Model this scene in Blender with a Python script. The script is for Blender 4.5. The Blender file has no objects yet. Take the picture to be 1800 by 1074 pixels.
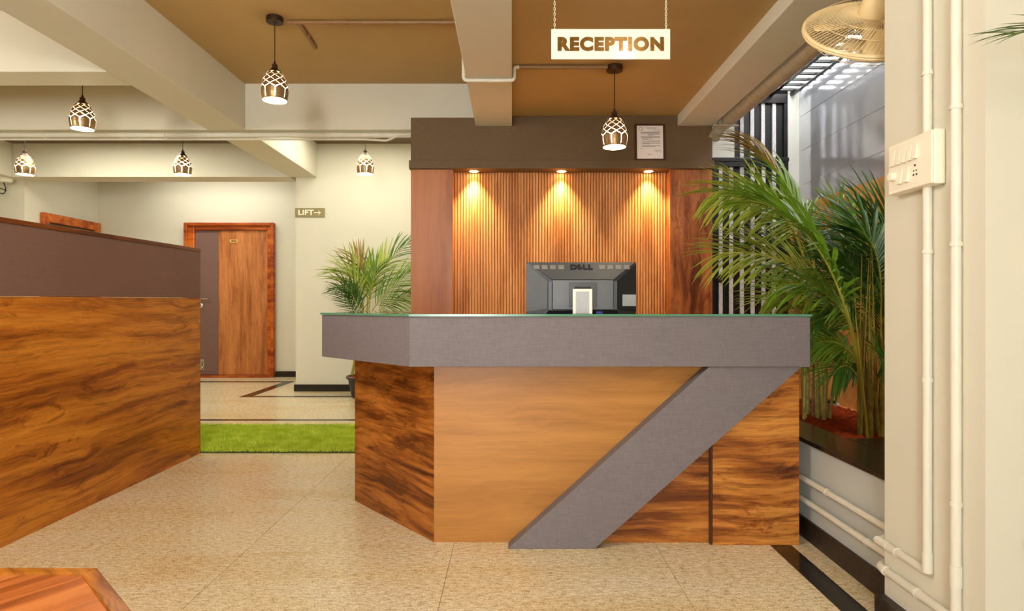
import bpy, bmesh, math, random
from mathutils import Vector, Matrix, noise, Euler

random.seed(7)
C = bpy.context.scene.collection
scene = bpy.context.scene

# ------------------------------------------------------------------ camera, world, lights, exposure
F = 1100.0            # focal length in pixels of the 1800 px wide frame
EYE = 1.05            # camera height
cam_d = bpy.data.cameras.new('camera')
cam_d.sensor_width = 36.0
cam_d.lens = F * 36.0 / 1800.0
cam_d.clip_start = 0.05
cam = bpy.data.objects.new('camera', cam_d)
C.objects.link(cam)
cam.location = (0, 0, EYE)
cam.rotation_euler = (math.pi / 2, 0, 0)
scene.camera = cam

scene.view_settings.view_transform = 'Standard'
scene.view_settings.look = 'None'
scene.view_settings.exposure = 0.10
scene.view_settings.gamma = 1.0
scene.view_settings.use_curve_mapping = False
scene.cycles.use_denoising = True
scene.cycles.max_bounces = 10
scene.cycles.diffuse_bounces = 6

world = bpy.data.worlds.new('world')
scene.world = world
world.use_nodes = True
bg = world.node_tree.nodes['Background']
bg.inputs['Color'].default_value = (1.0, 0.985, 0.95, 1)      # even overcast daylight
bg.inputs['Strength'].default_value = 15.0

def area_light(name, loc, rot, sx, sy, power, col):
    d = bpy.data.lights.new(name, 'AREA')
    d.shape = 'RECTANGLE'; d.size = sx; d.size_y = sy
    d.energy = power; d.color = col
    o = bpy.data.objects.new(name, d)
    C.objects.link(o)
    o.location = loc; o.rotation_euler = rot
    return o

WARM = (1.0, 0.80, 0.52)
# daylight through the entrance opening behind the camera
area_light('entrance_daylight', (-0.7, -3.1, 1.15), (math.radians(90), 0, 0), 2.0, 2.1, 66, (0.94, 0.98, 1.0))
# unseen fill lights, added above and behind the frame to brighten the bays
def fill_light(name, loc, power, col, radius=0.15):
    d = bpy.data.lights.new(name, 'POINT')
    d.energy = power; d.color = col; d.shadow_soft_size = radius
    o = bpy.data.objects.new(name, d)
    C.objects.link(o)
    o.location = loc
    return o
fill_light('front_bay_fill', (-1.35, 1.1, 2.35), 98, (1.0, 0.985, 0.94))
fill_light('front_bay_fill', (0.55, 0.3, 2.35), 22, (1.0, 0.985, 0.94))
fill_light('front_bay_fill', (-4.7, 3.0, 2.35), 80, (1.0, 0.95, 0.82))
# fill lights added out of sight above the beams for hall and corridor
area_light('hall_fill', (-4.6, 6.7, 3.01), (0, 0, 0), 1.6, 0.8, 44, (1.0, 0.93, 0.76))
area_light('hall_fill', (-1.7, 6.7, 3.01), (0, 0, 0), 1.0, 1.0, 24, (1.0, 0.93, 0.76))
area_light('corridor_fill', (-4.2, 8.55, 3.01), (0, 0, 0), 1.6, 0.4, 22, (1.0, 0.95, 0.82))

# ------------------------------------------------------------------ helpers
def lin(c):
    c = c / 255.0
    return c / 12.92 if c <= 0.04045 else ((c + 0.055) / 1.055) ** 2.4

def rgb(r, g, b):
    return (lin(r), lin(g), lin(b), 1.0)

def P(px, py, Y):
    """world point seen at pixel (px, py) of the photograph at distance Y"""
    return Vector(((px - 900) / F * Y, Y, EYE - (py - 537) / F * Y))

class N:
    """small node-building helper"""
    def __init__(self, name):
        self.m = bpy.data.materials.new(name)
        self.m.use_nodes = True
        self.t = self.m.node_tree
        self.b = self.t.nodes['Principled BSDF']
    def n(self, typ, **kw):
        nd = self.t.nodes.new(typ)
        for k, v in kw.items():
            if k in nd.inputs:
                nd.inputs[k].default_value = v
            else:
                setattr(nd, k, v)
        return nd
    def l(self, a, b):
        self.t.links.new(a, b)
    def pos(self, rot=(0, 0, 0), scale=(1, 1, 1), loc=(0, 0, 0)):
        g = self.n('ShaderNodeNewGeometry')
        r = self.n('ShaderNodeMapping')
        r.inputs['Rotation'].default_value = rot
        self.l(g.outputs['Position'], r.inputs['Vector'])
        s = self.n('ShaderNodeMapping')
        s.inputs['Scale'].default_value = scale
        s.inputs['Location'].default_value = loc
        self.l(r.outputs[0], s.inputs['Vector'])
        return s.outputs[0]
    def noise(self, vec, scale, detail=4, rough=0.55, dist=0.0):
        nd = self.n('ShaderNodeTexNoise')
        nd.inputs['Scale'].default_value = scale
        nd.inputs['Detail'].default_value = detail
        nd.inputs['Roughness'].default_value = rough
        nd.inputs['Distortion'].default_value = dist
        self.l(vec, nd.inputs['Vector'])
        return nd.outputs['Fac']
    def ramp(self, fac, stops):
        r = self.n('ShaderNodeValToRGB')
        e = r.color_ramp.elements
        while len(e) < len(stops):
            e.new(0.5)
        for i, (p, c) in enumerate(stops):
            e[i].position = p; e[i].color = c
        self.l(fac, r.inputs[0])
        return r.outputs[0]
    def mix(self, fac, a, b, mode='MIX'):
        m = self.n('ShaderNodeMix', data_type='RGBA', blend_type=mode)
        for val, i in ((fac, 0), (a, 6), (b, 7)):
            if isinstance(val, (int, float)):
                m.inputs[i].default_value = val
            elif isinstance(val, tuple):
                m.inputs[i].default_value = val
            else:
                self.l(val, m.inputs[i])
        return m.outputs[2]
    def bump(self, h, strength=0.2, dist=0.01):
        b = self.n('ShaderNodeBump')
        b.inputs['Strength'].default_value = strength
        b.inputs['Distance'].default_value = dist
        self.l(h, b.inputs['Height'])
        self.l(b.outputs[0], self.b.inputs['Normal'])
    def col(self, c):
        if isinstance(c, tuple):
            self.b.inputs['Base Color'].default_value = c
        else:
            self.l(c, self.b.inputs['Base Color'])
    def set(self, **kw):
        for k, v in kw.items():
            self.b.inputs[k.replace('_', ' ')].default_value = v
        return self

def plain(name, c, rough=0.5, metal=0.0, spec=0.5, var=0.08, scale=12, bump=0.0):
    k = N(name)
    v = k.pos()
    f = k.noise(v, scale, 4)
    d = tuple(x * (1 - var) for x in c[:3]) + (1,)
    e = tuple(min(1, x * (1 + var)) for x in c[:3]) + (1,)
    k.col(k.ramp(f, [(0.3, d), (0.7, e)]))
    if bump:
        k.bump(k.noise(v, scale * 10, 3), bump, 0.002)
    k.set(Roughness=rough, Metallic=metal)
    k.b.inputs['Specular IOR Level'].default_value = spec
    return k.m

def emit(name, c, strength):
    k = N(name)
    k.col((0.8, 0.8, 0.8, 1))
    k.b.inputs['Emission Color'].default_value = c
    k.b.inputs['Emission Strength'].default_value = strength
    return k.m

def wood(name, dark, mid, light, rotz=0.0, vertical=False, streak=1.0, band=7.0, rough=0.38, fine=110.0, offs=0.0, spec=0.35, stretch=0.11, knots=False, figure=1.0):
    """veneer with the grain along x (turned by rotz about z), or along z"""
    k = N(name)
    rot = (0, math.radians(90), 0) if vertical else (0, 0, rotz)
    v = k.pos(rot=rot, loc=(offs, offs * 1.7, offs * 0.6))
    # slow wander of the figure
    wob = k.noise(k_map(k, v, (0.9, 0.9, 1.6)), 1.6, 3, 0.5)
    vv = k.n('ShaderNodeVectorMath', operation='MULTIPLY_ADD')
    cmb = k.n('ShaderNodeCombineXYZ')
    sub = k.n('ShaderNodeMath', operation='SUBTRACT'); k.l(wob, sub.inputs[0]); sub.inputs[1].default_value = 0.5
    k.l(sub.outputs[0], cmb.inputs[1]); k.l(sub.outputs[0], cmb.inputs[2])
    k.l(cmb.outputs[0], vv.inputs[0]); vv.inputs[1].default_value = (0, 0.35 * streak, 0.35 * streak)
    k.l(v, vv.inputs[2])
    w = vv.outputs[0]
    bands = k.noise(k_map(k, w, (stretch, 1.0, 1.0)), band, 6, 0.66, 0.3)
    grain = k.noise(k_map(k, w, (0.03, 1.0, 1.0)), fine, 4, 0.6)
    mid_ = k.noise(k_map(k, w, (stretch * 0.55, 1.0, 1.0)), band * 3.6, 5, 0.65, 0.2)
    base = k.ramp(bands, [(0.39, dark), (0.48, mid), (0.59, light)])
    fig = k.ramp(mid_, [(0.37, (0.48, 0.38, 0.30, 1)), (0.48, (0.95, 0.93, 0.90, 1)), (0.62, (1.12, 1.1, 1.05, 1))])
    base = k.mix(min(1.0, 0.85 * figure), base, fig, 'MULTIPLY')
    g = k.ramp(grain, [(0.36, (0.6, 0.52, 0.45, 1)), (0.54, (1, 1, 1, 1))])
    c = k.mix(0.5 * figure, base, g, 'MULTIPLY')
    if knots:
        kn = k.noise(k_map(k, w, (0.30, 1.0, 1.0)), 7.5, 7, 0.78, 1.0)
        kd = k.ramp(kn, [(0.57, (1, 1, 1, 1)), (0.64, (0.40, 0.26, 0.18, 1))])
        c = k.mix(0.8, c, kd, 'MULTIPLY')
    k.col(c)
    k.bump(grain, 0.06, 0.001)
    k.set(Roughness=rough)
    k.b.inputs['Specular IOR Level'].default_value = spec
    return k.m

def k_map(k, v, scale):
    s = k.n('ShaderNodeMapping')
    s.inputs['Scale'].default_value = scale
    k.l(v, s.inputs['Vector'])
    return s.outputs[0]

def linen(name, c, var=0.22, rough=0.55):
    """woven-look laminate"""
    k = N(name)
    v = k.pos()
    a = k.noise(k_map(k, v, (1, 1, 0.05)), 420, 2)
    b = k.noise(k_map(k, v, (0.05, 0.05, 1)), 420, 2)
    cl = k.noise(v, 3.0, 3)
    ad = k.n('ShaderNodeMath', operation='ADD'); k.l(a, ad.inputs[0]); k.l(b, ad.inputs[1])
    hf = k.n('ShaderNodeMath', operation='MULTIPLY'); k.l(ad.outputs[0], hf.inputs[0]); hf.inputs[1].default_value = 0.5
    d = tuple(x * (1 - var) for x in c[:3]) + (1,)
    e = tuple(min(1, x * (1 + var)) for x in c[:3]) + (1,)
    base = k.ramp(hf.outputs[0], [(0.36, d), (0.64, e)])
    cc = k.ramp(cl, [(0.3, (0.93, 0.93, 0.93, 1)), (0.7, (1, 1, 1, 1))])
    k.col(k.mix(1.0, base, cc, 'MULTIPLY'))
    k.bump(hf.outputs[0], 0.10, 0.001)
    k.set(Roughness=rough)
    k.b.inputs['Specular IOR Level'].default_value = 0.3
    return k.m

class MB:
    def __init__(self):
        self.v = []; self.f = []; self.mi = []
    def add(self, verts, faces, mi=0):
        o = len(self.v)
        self.v += [Vector(x) for x in verts]
        self.f += [tuple(i + o for i in q) for q in faces]
        self.mi += [mi] * len(faces)
        return self
    def box(self, x0, x1, y0, y1, z0, z1, mi=0):
        vs = [(x, y, z) for z in (z0, z1) for y in (y0, y1) for x in (x0, x1)]
        return self.add(vs, [(0, 2, 3, 1), (4, 5, 7, 6), (0, 1, 5, 4), (2, 6, 7, 3), (0, 4, 6, 2), (1, 3, 7, 5)], mi)
    def hexa(self, p, mi=0):
        """8 corners: bottom loop of four then top loop of four"""
        return self.add(p, [(3, 2, 1, 0), (4, 5, 6, 7), (0, 1, 5, 4), (1, 2, 6, 5), (2, 3, 7, 6), (3, 0, 4, 7)], mi)
    def prism(self, poly, z0, z1, mi=0):
        n = len(poly)
        vs = [(x, y, z0) for x, y in poly] + [(x, y, z1) for x, y in poly]
        fs = [tuple(range(n - 1, -1, -1)), tuple(range(n, 2 * n))] + [(i, (i + 1) % n, n + (i + 1) % n, n + i) for i in range(n)]
        return self.add(vs, fs, mi)
    def prism_y(self, poly, y0, y1, mi=0):
        """polygon in x,z pushed along y"""
        n = len(poly)
        vs = [(x, y0, z) for x, z in poly] + [(x, y1, z) for x, z in poly]
        fs = [tuple(range(n)), tuple(range(2 * n - 1, n - 1, -1))] + [((i + 1) % n, i, n + i, n + (i + 1) % n) for i in range(n)]
        return self.add(vs, fs, mi)
    def tube(self, pts, r, seg=10, cap=True, mi=0):
        pts = [Vector(p) for p in pts]
        rs = r if isinstance(r, (list, tuple)) else [r] * len(pts)
        vs = []; fs = []
        prev = None
        for i, p in enumerate(pts):
            a = pts[max(0, i - 1)]; b = pts[min(len(pts) - 1, i + 1)]
            t = (b - a).normalized()
            if prev is None:
                u = t.orthogonal().normalized()
            else:
                u = (prev - t * prev.dot(t))
                u = u.normalized() if u.length > 1e-6 else t.orthogonal().normalized()
            prev = u
            w = t.cross(u)
            for k in range(seg):
                an = 2 * math.pi * k / seg
                vs.append(p + (u * math.cos(an) + w * math.sin(an)) * rs[i])
        for i in range(len(pts) - 1):
            for k in range(seg):
                a = i * seg + k; b = i * seg + (k + 1) % seg
                fs.append((a, b, b + seg, a + seg))
        if cap:
            fs.append(tuple(range(seg - 1, -1, -1)))
            fs.append(tuple((len(pts) - 1) * seg + k for k in range(seg)))
        return self.add(vs, fs, mi)
    def lathe(self, prof, c=(0, 0, 0), seg=24, cap=True, mi=0):
        c = Vector(c)
        vs = []; fs = []
        for r, z in prof:
            for k in range(seg):
                a = 2 * math.pi * k / seg
                vs.append(c + Vector((r * math.cos(a), r * math.sin(a), z)))
        n = len(prof)
        for i in range(n - 1):
            for k in range(seg):
                a = i * seg + k; b = i * seg + (k + 1) % seg
                fs.append((a, b, b + seg, a + seg))
        if cap:
            fs.append(tuple(range(seg - 1, -1, -1)))
            fs.append(tuple((n - 1) * seg + k for k in range(seg)))
        return self.add(vs, fs, mi)
    def xform(self, mat):
        self.v = [mat @ p for p in self.v]
        return self
    def build(self, name, mats, parent=None, bevel=0.0, smooth=False, origin=None, seg=2):
        """vertices are in world space; the object's origin is its parent's, or `origin`"""
        base = Vector(origin) if origin is not None else (wloc(parent) if parent else Vector((0, 0, 0)))
        me = bpy.data.meshes.new(name)
        me.from_pydata([p - base for p in self.v], [], self.f)
        if not isinstance(mats, (list, tuple)):
            mats = [mats]
        for m in mats:
            me.materials.append(m)
        if len(mats) > 1:
            me.polygons.foreach_set('material_index', self.mi)
        bm = bmesh.new(); bm.from_mesh(me)
        bmesh.ops.recalc_face_normals(bm, faces=bm.faces)
        bm.to_mesh(me); bm.free()
        if smooth:
            me.polygons.foreach_set('use_smooth', [True] * len(me.polygons))
        o = bpy.data.objects.new(name, me)
        C.objects.link(o)
        if parent:
            o.parent = parent
            o.location = base - wloc(parent)
        else:
            o.location = base
        if bevel:
            b = o.modifiers.new('bevel', 'BEVEL')
            b.width = bevel; b.segments = seg; b.limit_method = 'ANGLE'
            b.angle_limit = math.radians(35)
        if smooth:
            try:
                me.set_sharp_from_angle(angle=math.radians(40))
            except Exception:
                pass
        return o

def wloc(o):
    l = Vector((0, 0, 0))
    while o:
        l += o.location
        o = o.parent
    return l

def thing(name, label, cat, loc, group=None):
    o = bpy.data.objects.new(name, None)
    C.objects.link(o)
    o.location = loc
    o.empty_display_size = 0.1
    return tag(o, label, cat, group)

def tag(o, label, cat, group=None):
    o['label'] = label; o['category'] = cat
    if group:
        o['group'] = group
    return o

def struct(o, label=None):
    o['kind'] = 'structure'
    if label:
        o['label'] = label
    return o

def box(name, m, x0, x1, y0, y1, z0, z1, parent=None, bevel=0.0):
    return MB().box(x0, x1, y0, y1, z0, z1).build(name, m, parent, bevel)

def text_mb(body, size, depth=0.002, bold=0.0, align='CENTER', sx=1.0, shear=0.0, space=1.0):
    cu = bpy.data.curves.new('lettering', 'FONT')
    cu.body = body; cu.size = size; cu.align_x = align; cu.align_y = 'CENTER'
    cu.extrude = depth / 2; cu.offset = bold; cu.shear = shear
    cu.resolution_u = 4; cu.space_character = space
    o = bpy.data.objects.new('lettering', cu)
    C.objects.link(o)
    dg = bpy.context.evaluated_depsgraph_get()
    me = bpy.data.meshes.new_from_object(o.evaluated_get(dg))
    mb = MB()
    mb.add([(v.co.x * sx, v.co.y, v.co.z) for v in me.vertices], [tuple(p.vertices) for p in me.polygons])
    bpy.data.objects.remove(o); bpy.data.curves.remove(cu); bpy.data.meshes.remove(me)
    return mb

FACE_CAM = Matrix.Rotation(math.pi / 2, 4, 'X')       # text in xy -> standing in xz, facing -y

def arc(pts, r=0.03, n=5):
    """round the corners of a polyline"""
    pts = [Vector(p) for p in pts]
    out = [pts[0]]
    for i in range(1, len(pts) - 1):
        a, b, c = pts[i - 1], pts[i], pts[i + 1]
        d1 = (a - b); d2 = (c - b)
        rr = min(r, d1.length * 0.49, d2.length * 0.49)
        p0 = b + d1.normalized() * rr; p1 = b + d2.normalized() * rr
        for k in range(n + 1):
            t = k / n
            out.append(p0 * (1 - t) ** 2 + b * 2 * t * (1 - t) + p1 * t * t)
    out.append(pts[-1])
    return out

# ------------------------------------------------------------------ materials
def paint(name, c, var=0.05, rough=0.6):
    k = N(name)
    v = k.pos()
    f = k.noise(v, 1.3, 5, 0.6)
    d = tuple(x * (1 - var) for x in c[:3]) + (1,)
    k.col(k.ramp(f, [(0.3, d), (0.65, c)]))
    k.bump(k.noise(v, 60, 4), 0.10, 0.003)
    k.set(Roughness=rough)
    k.b.inputs['Specular IOR Level'].default_value = 0.3
    return k.m

M = {}
M['white'] = paint('cream_paint', rgb(215, 212, 195))
M['white_cool'] = paint('white_paint', rgb(214, 216, 208))
M['ceil'] = paint('brown_ceiling_paint', rgb(182, 152, 98), 0.12)
M['ceil_shaded'] = paint('shaded_brown_ceiling_paint', rgb(110, 92, 70), 0.1)  # brown ceiling paint with the far bay's shade put into its colour
M['pvc'] = plain('white_pvc', rgb(216, 213, 198), 0.35, var=0.03)
M['pipe_brown'] = plain('brown_painted_pipe', rgb(140, 104, 62), 0.45, var=0.06)
M['linen'] = linen('grey_linen_laminate', rgb(118, 111, 113), 0.15)
M['linen_warm_lit'] = linen('warm_lit_grey_linen_laminate', rgb(120, 92, 84), 0.10)  # grey linen laminate, warm light tinted into the colour
M['linen_brown'] = linen('brown_linen_laminate', rgb(104, 82, 54), 0.16)
DK, MD, LT = rgb(110, 58, 20), rgb(166, 100, 38), rgb(200, 136, 62)
M['walnut_x'] = wood('walnut_laminate_along_x', DK, MD, LT, 0.0, streak=0.28, knots=True, stretch=0.09, band=12)
M['walnut_y'] = wood('walnut_laminate_along_y', rgb(136, 74, 18), rgb(180, 108, 30), rgb(204, 134, 46), math.radians(90), streak=0.35, offs=3.1, knots=True, stretch=0.075, band=10, figure=0.8)
M['walnut_d'] = wood('walnut_laminate_on_the_slant', rgb(96, 48, 14), rgb(148, 86, 28), rgb(180, 114, 46), math.radians(45), streak=0.3, offs=1.3, knots=True, stretch=0.10, band=12)
M['oak_x'] = wood('honey_laminate_along_x', rgb(158, 106, 44), rgb(172, 117, 51), rgb(184, 129, 60), 0.0, streak=0.25, band=5.0, offs=5.0, figure=0.28)
M['column_l'] = wood('rosy_laminate_upright', rgb(162, 96, 50), rgb(176, 108, 58), rgb(186, 118, 68), vertical=True, streak=0.3, band=4, offs=2.0, figure=0.22)
M['column_r'] = wood('dark_rosewood_laminate_upright', rgb(116, 58, 26), rgb(164, 94, 48), rgb(190, 116, 64), vertical=True, streak=0.5, band=6, offs=7.4, knots=True, stretch=0.14)
M['flute'] = wood('fluted_oak', rgb(186, 118, 58), rgb(206, 138, 74), rgb(220, 156, 92), vertical=True, streak=0.3, band=9, offs=4.0, figure=0.12)
M['door_wood'] = wood('door_veneer_upright', rgb(158, 92, 44), rgb(184, 114, 60), rgb(200, 130, 74), vertical=True, streak=0.3, band=9, offs=9.0, figure=0.45)
M['teak'] = wood('red_teak', rgb(140, 58, 14), rgb(176, 82, 24), rgb(200, 108, 38), streak=0.3, band=8, rough=0.25, offs=6.0, figure=0.4)
M['rim'] = wood('table_rim_wood', rgb(120, 66, 14), rgb(156, 92, 24), rgb(178, 112, 36), rotz=math.radians(40), streak=0.5, band=12, rough=0.25, offs=2.2, figure=0.7)
M['teak_dark'] = wood('dark_red_teak', rgb(84, 40, 14), rgb(110, 56, 22), rgb(130, 72, 30), rotz=math.radians(90), streak=0.4, band=8, rough=0.3, offs=2.6)
M['table_top'] = wood('table_veneer', rgb(150, 78, 30), rgb(184, 104, 48), rgb(200, 124, 66), rotz=math.radians(-56), streak=0.2, band=16, rough=0.3, offs=1.2, stretch=0.05, figure=0.6)
M['black'] = plain('black_steel_paint', rgb(16, 16, 18), 0.3, var=0.3)
M['silver'] = plain('galvanised_flat_bar', rgb(204, 205, 210), 0.45, metal=0.0, var=0.16, scale=60)
M['chrome'] = plain('chrome', rgb(205, 203, 200), 0.18, metal=1.0)
M['plastic'] = plain('ivory_plastic', rgb(238, 233, 214), 0.3, var=0.02)
M['fan'] = plain('cream_fan_plastic', rgb(226, 204, 156), 0.35, var=0.03)
M['slot'] = plain('dark_slot', rgb(20, 18, 16), 0.6)
M['white_acrylic'] = plain('white_acrylic', rgb(250, 246, 236), 0.12, var=0.01)
M['paper'] = plain('paper', rgb(236, 226, 218), 0.7, var=0.02)
M['ink'] = plain('grey_ink', rgb(128, 120, 112), 0.8)
M['frame_brown'] = plain('dark_brown_moulding', rgb(70, 36, 12), 0.35, var=0.15)
M['gold'] = plain('gold_foil', rgb(118, 84, 18), 0.3, metal=0.35, var=0.35, scale=60)
M['brass'] = plain('pale_brass_plate', rgb(236, 184, 104), 0.35, metal=0.2)
M['olive'] = plain('olive_sign_board', rgb(140, 128, 84), 0.5)
M['ivory'] = plain('ivory_lettering', rgb(250, 244, 222), 0.5)
M['soil_red'] = plain('red_coir', rgb(122, 46, 18), 1.0, spec=0.05, var=0.5, scale=40, bump=0.5)
M['pot'] = plain('black_glazed_pot', rgb(26, 22, 20), 0.3, var=0.2)
M['bronze'] = plain('dark_bronze', rgb(58, 36, 20), 0.4, metal=0.4, var=0.1)
M['shade'] = plain('brushed_bronze_shade', rgb(150, 120, 80), 0.35, metal=0.75, var=0.08)
M['shade_in'] = plain('white_shade_lining', rgb(244, 236, 220), 0.5)
M['cord'] = plain('black_cord', rgb(30, 22, 16), 0.6)
M['bulb'] = emit('glowing_bulb', (1.0, 0.84, 0.58, 1), 260.0)
M['bulb_dim'] = emit('glowing_ceiling_bulb', (1.0, 0.84, 0.58, 1), 110.0)
M['downlight'] = emit('glowing_downlight', (1.0, 0.74, 0.40, 1), 40.0)
M['lamp_white'] = plain('white_lamp_holder', rgb(240, 236, 226), 0.4)
M['mon_grey'] = plain('grey_monitor_shell', rgb(104, 108, 112), 0.28, var=0.1)
M['mon_dark'] = plain('dark_monitor_shell', rgb(34, 35, 37), 0.3, var=0.1)
M['mon_mid'] = plain('mid_grey_monitor_plate', rgb(82, 86, 90), 0.3, var=0.06)
M['slot_grey'] = plain('grey_air_slot', rgb(134, 134, 130), 0.5)
M['planter_white'] = paint('grey_white_paint', rgb(186, 190, 184))
M['blue'] = plain('blue_plug', rgb(46, 62, 150), 0.4)
M['label_grey'] = plain('pale_sticker', rgb(176, 180, 182), 0.5)
M['duct'] = plain('grey_lagged_pipe', rgb(168, 158, 136), 0.6, var=0.14, scale=20, bump=0.3)

k = N('granite_floor')
v = k.pos()
sp0 = k.noise(k_map(k, v, (0.5, 1.3, 1)), 60, 6, 0.8)
sp1 = k.noise(k_map(k, v, (0.6, 1.2, 1)), 230, 4, 0.8)
sm_ = k.n('ShaderNodeMath', operation='MULTIPLY_ADD'); k.l(sp1, sm_.inputs[0]); sm_.inputs[1].default_value = 0.55
sc_ = k.n('ShaderNodeMath', operation='MULTIPLY'); k.l(sp0, sc_.inputs[0]); sc_.inputs[1].default_value = 0.45
k.l(sc_.outputs[0], sm_.inputs[2]); sp = sm_.outputs[0]
vein = k.noise(k_map(k, v, (0.45, 1.6, 1)), 2.4, 5, 0.6, 0.8)
c1 = k.ramp(sp, [(0.40, rgb(116, 90, 56)), (0.445, rgb(188, 168, 130)), (0.50, rgb(222, 209, 178)), (0.57, rgb(246, 240, 220))])
c2 = k.ramp(vein, [(0.35, (1, 1, 1, 1)), (0.55, (0.98, 0.93, 0.80, 1)), (0.66, (0.90, 0.79, 0.60, 1))])
oi = k.n('ShaderNodeObjectInfo')
c3 = k.ramp(oi.outputs['Random'], [(0.0, (0.94, 0.94, 0.94, 1)), (1.0, (1, 1, 1, 1))])
k.col(k.mix(1.0, k.mix(0.85, c1, c2, 'MULTIPLY'), c3, 'MULTIPLY'))
k.set(Roughness=0.24)
k.b.inputs['Specular IOR Level'].default_value = 0.45
M['granite'] = k.m
M['joint'] = plain('floor_joint', rgb(172, 150, 112), 0.7)
k = N('black_granite')
f = k.noise(k.pos(), 160, 4, 0.7)
k.col(k.ramp(f, [(0.45, rgb(20, 17, 14)), (0.68, rgb(44, 38, 31)), (0.8, rgb(86, 78, 66))]))
k.set(Roughness=0.2)
M['black_granite'] = k.m
k = N('rough_black_stone')
f = k.noise(k.pos(), 40, 6, 0.7)
k.col(k.ramp(f, [(0.4, rgb(24, 19, 16)), (0.62, rgb(52, 42, 34)), (0.78, rgb(104, 86, 64))]))
k.bump(f, 0.5, 0.006)
k.set(Roughness=0.45)
M['black_stone'] = k.m

k = N('green_counter_glass')
k.col((0.72, 0.93, 0.83, 1))
k.set(Roughness=0.02, IOR=1.45)
k.b.inputs['Transmission Weight'].default_value = 1.0
M['glass'] = k.m
k = N('green_glass_edge')
k.col(rgb(84, 138, 110)); k.set(Roughness=0.15)
M['glass_edge'] = k.m
k = N('clear_acrylic')
k.col((0.93, 0.94, 0.95, 1)); k.set(Roughness=0.03, IOR=1.45)
k.b.inputs['Transmission Weight'].default_value = 0.9
M['clear'] = k.m

k = N('glossy_grey_wall_board')
v = k.pos()
f = k.noise(v, 2.5, 5, 0.6)
k.col(k.ramp(f, [(0.3, rgb(190, 194, 206)), (0.7, rgb(216, 219, 228))]))
k.bump(k.noise(k_map(k, v, (1, 1, 0.35)), 3.0, 2), 0.12, 0.02)
k.set(Roughness=0.11, Metallic=0.6)
k.b.inputs['Specular IOR Level'].default_value = 0.8
M['wallboard'] = k.m
k = N('orange_stucco')
v = k.pos()
f = k.noise(v, 5, 6, 0.65)
k.col(k.ramp(f, [(0.3, rgb(166, 106, 48)), (0.55, rgb(198, 142, 74)), (0.75, rgb(216, 168, 102))]))
k.bump(k.noise(v, 30, 5), 0.4, 0.01)
k.set(Roughness=0.8)
M['stucco'] = k.m

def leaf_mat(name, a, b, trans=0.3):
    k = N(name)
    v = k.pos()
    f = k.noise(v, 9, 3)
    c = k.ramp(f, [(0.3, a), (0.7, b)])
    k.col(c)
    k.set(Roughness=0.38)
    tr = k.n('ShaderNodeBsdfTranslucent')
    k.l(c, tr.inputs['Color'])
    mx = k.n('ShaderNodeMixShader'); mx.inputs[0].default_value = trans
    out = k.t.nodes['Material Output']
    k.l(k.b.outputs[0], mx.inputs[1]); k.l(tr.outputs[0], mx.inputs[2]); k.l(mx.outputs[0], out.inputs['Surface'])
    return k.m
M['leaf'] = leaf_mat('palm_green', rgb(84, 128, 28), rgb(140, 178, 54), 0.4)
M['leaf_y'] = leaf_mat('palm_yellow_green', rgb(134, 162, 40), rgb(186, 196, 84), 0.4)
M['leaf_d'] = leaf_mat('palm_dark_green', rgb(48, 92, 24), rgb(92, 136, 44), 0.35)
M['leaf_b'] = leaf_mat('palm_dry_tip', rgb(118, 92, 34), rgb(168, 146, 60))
M['rachis'] = plain('palm_rachis', rgb(176, 168, 56), 0.45, var=0.15)
M['cane'] = plain('palm_cane', rgb(150, 140, 56), 0.5, var=0.35, scale=26)
M['cane_b'] = plain('palm_cane_brown', rgb(128, 96, 48), 0.6, var=0.35, scale=26)
M['grass'] = leaf_mat('turf_blade', rgb(180, 208, 36), rgb(226, 242, 96), 0.3)
M['turf_base'] = plain('turf_backing', rgb(50, 70, 16), 0.9)

# ------------------------------------------------------------------ levels of the room
HB = 2.619      # underside of the beams
HC = 3.03       # ceiling of the left bays
HR = 2.711      # lower ceiling over the desk
YP = 5.478      # front of the panelled back wall
YX = 5.585      # first cross beam
YL = 7.66       # wall with the LIFT sign
YD = 9.20       # wall with door 002
XW = 2.525      # garden wall at the right
Y0 = -3.2       # front edge of the roof

# ------------------------------------------------------------------ floor
floor = struct(MB().box(-8.2, 3.4, -4.0, 9.4, -0.10, -0.012).build('floor', M['joint']))
xs = [-0.255 + 0.885 * i for i in range(-9, 4)]
ys = [-3.9 + 1.33 * i for i in range(0, 11)]
slab_me = None
for xa in xs[:-1]:
    for ya in ys[:-1]:
        if slab_me is None:
            o = MB().box(-0.4416, 0.4416, -0.6641, 0.6641, -0.012, 0.0).build('floor_slab', M['granite'], floor)
            slab_me = o.data
        else:
            o = bpy.data.objects.new('floor_slab', slab_me)
            C.objects.link(o); o.parent = floor
        o.location = (xa + 0.4425, ya + 0.665, 0)
def inlay(x0, x1, y0, y1):
    return box('inlay_strip', M['black_granite'], x0, x1, y0, y1, -0.004, 0.0012, floor)
inlay(1.13, 1.223, -2.0, 2.93)
inlay(-5.6, -0.9, 5.70, 5.775)
inlay(-3.0, -0.9, 7.17, 7.25)
inlay(-3.13, -3.0, 7.17, 8.56)
inlay(-5.9, -3.0, 8.56, 8.67)

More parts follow.
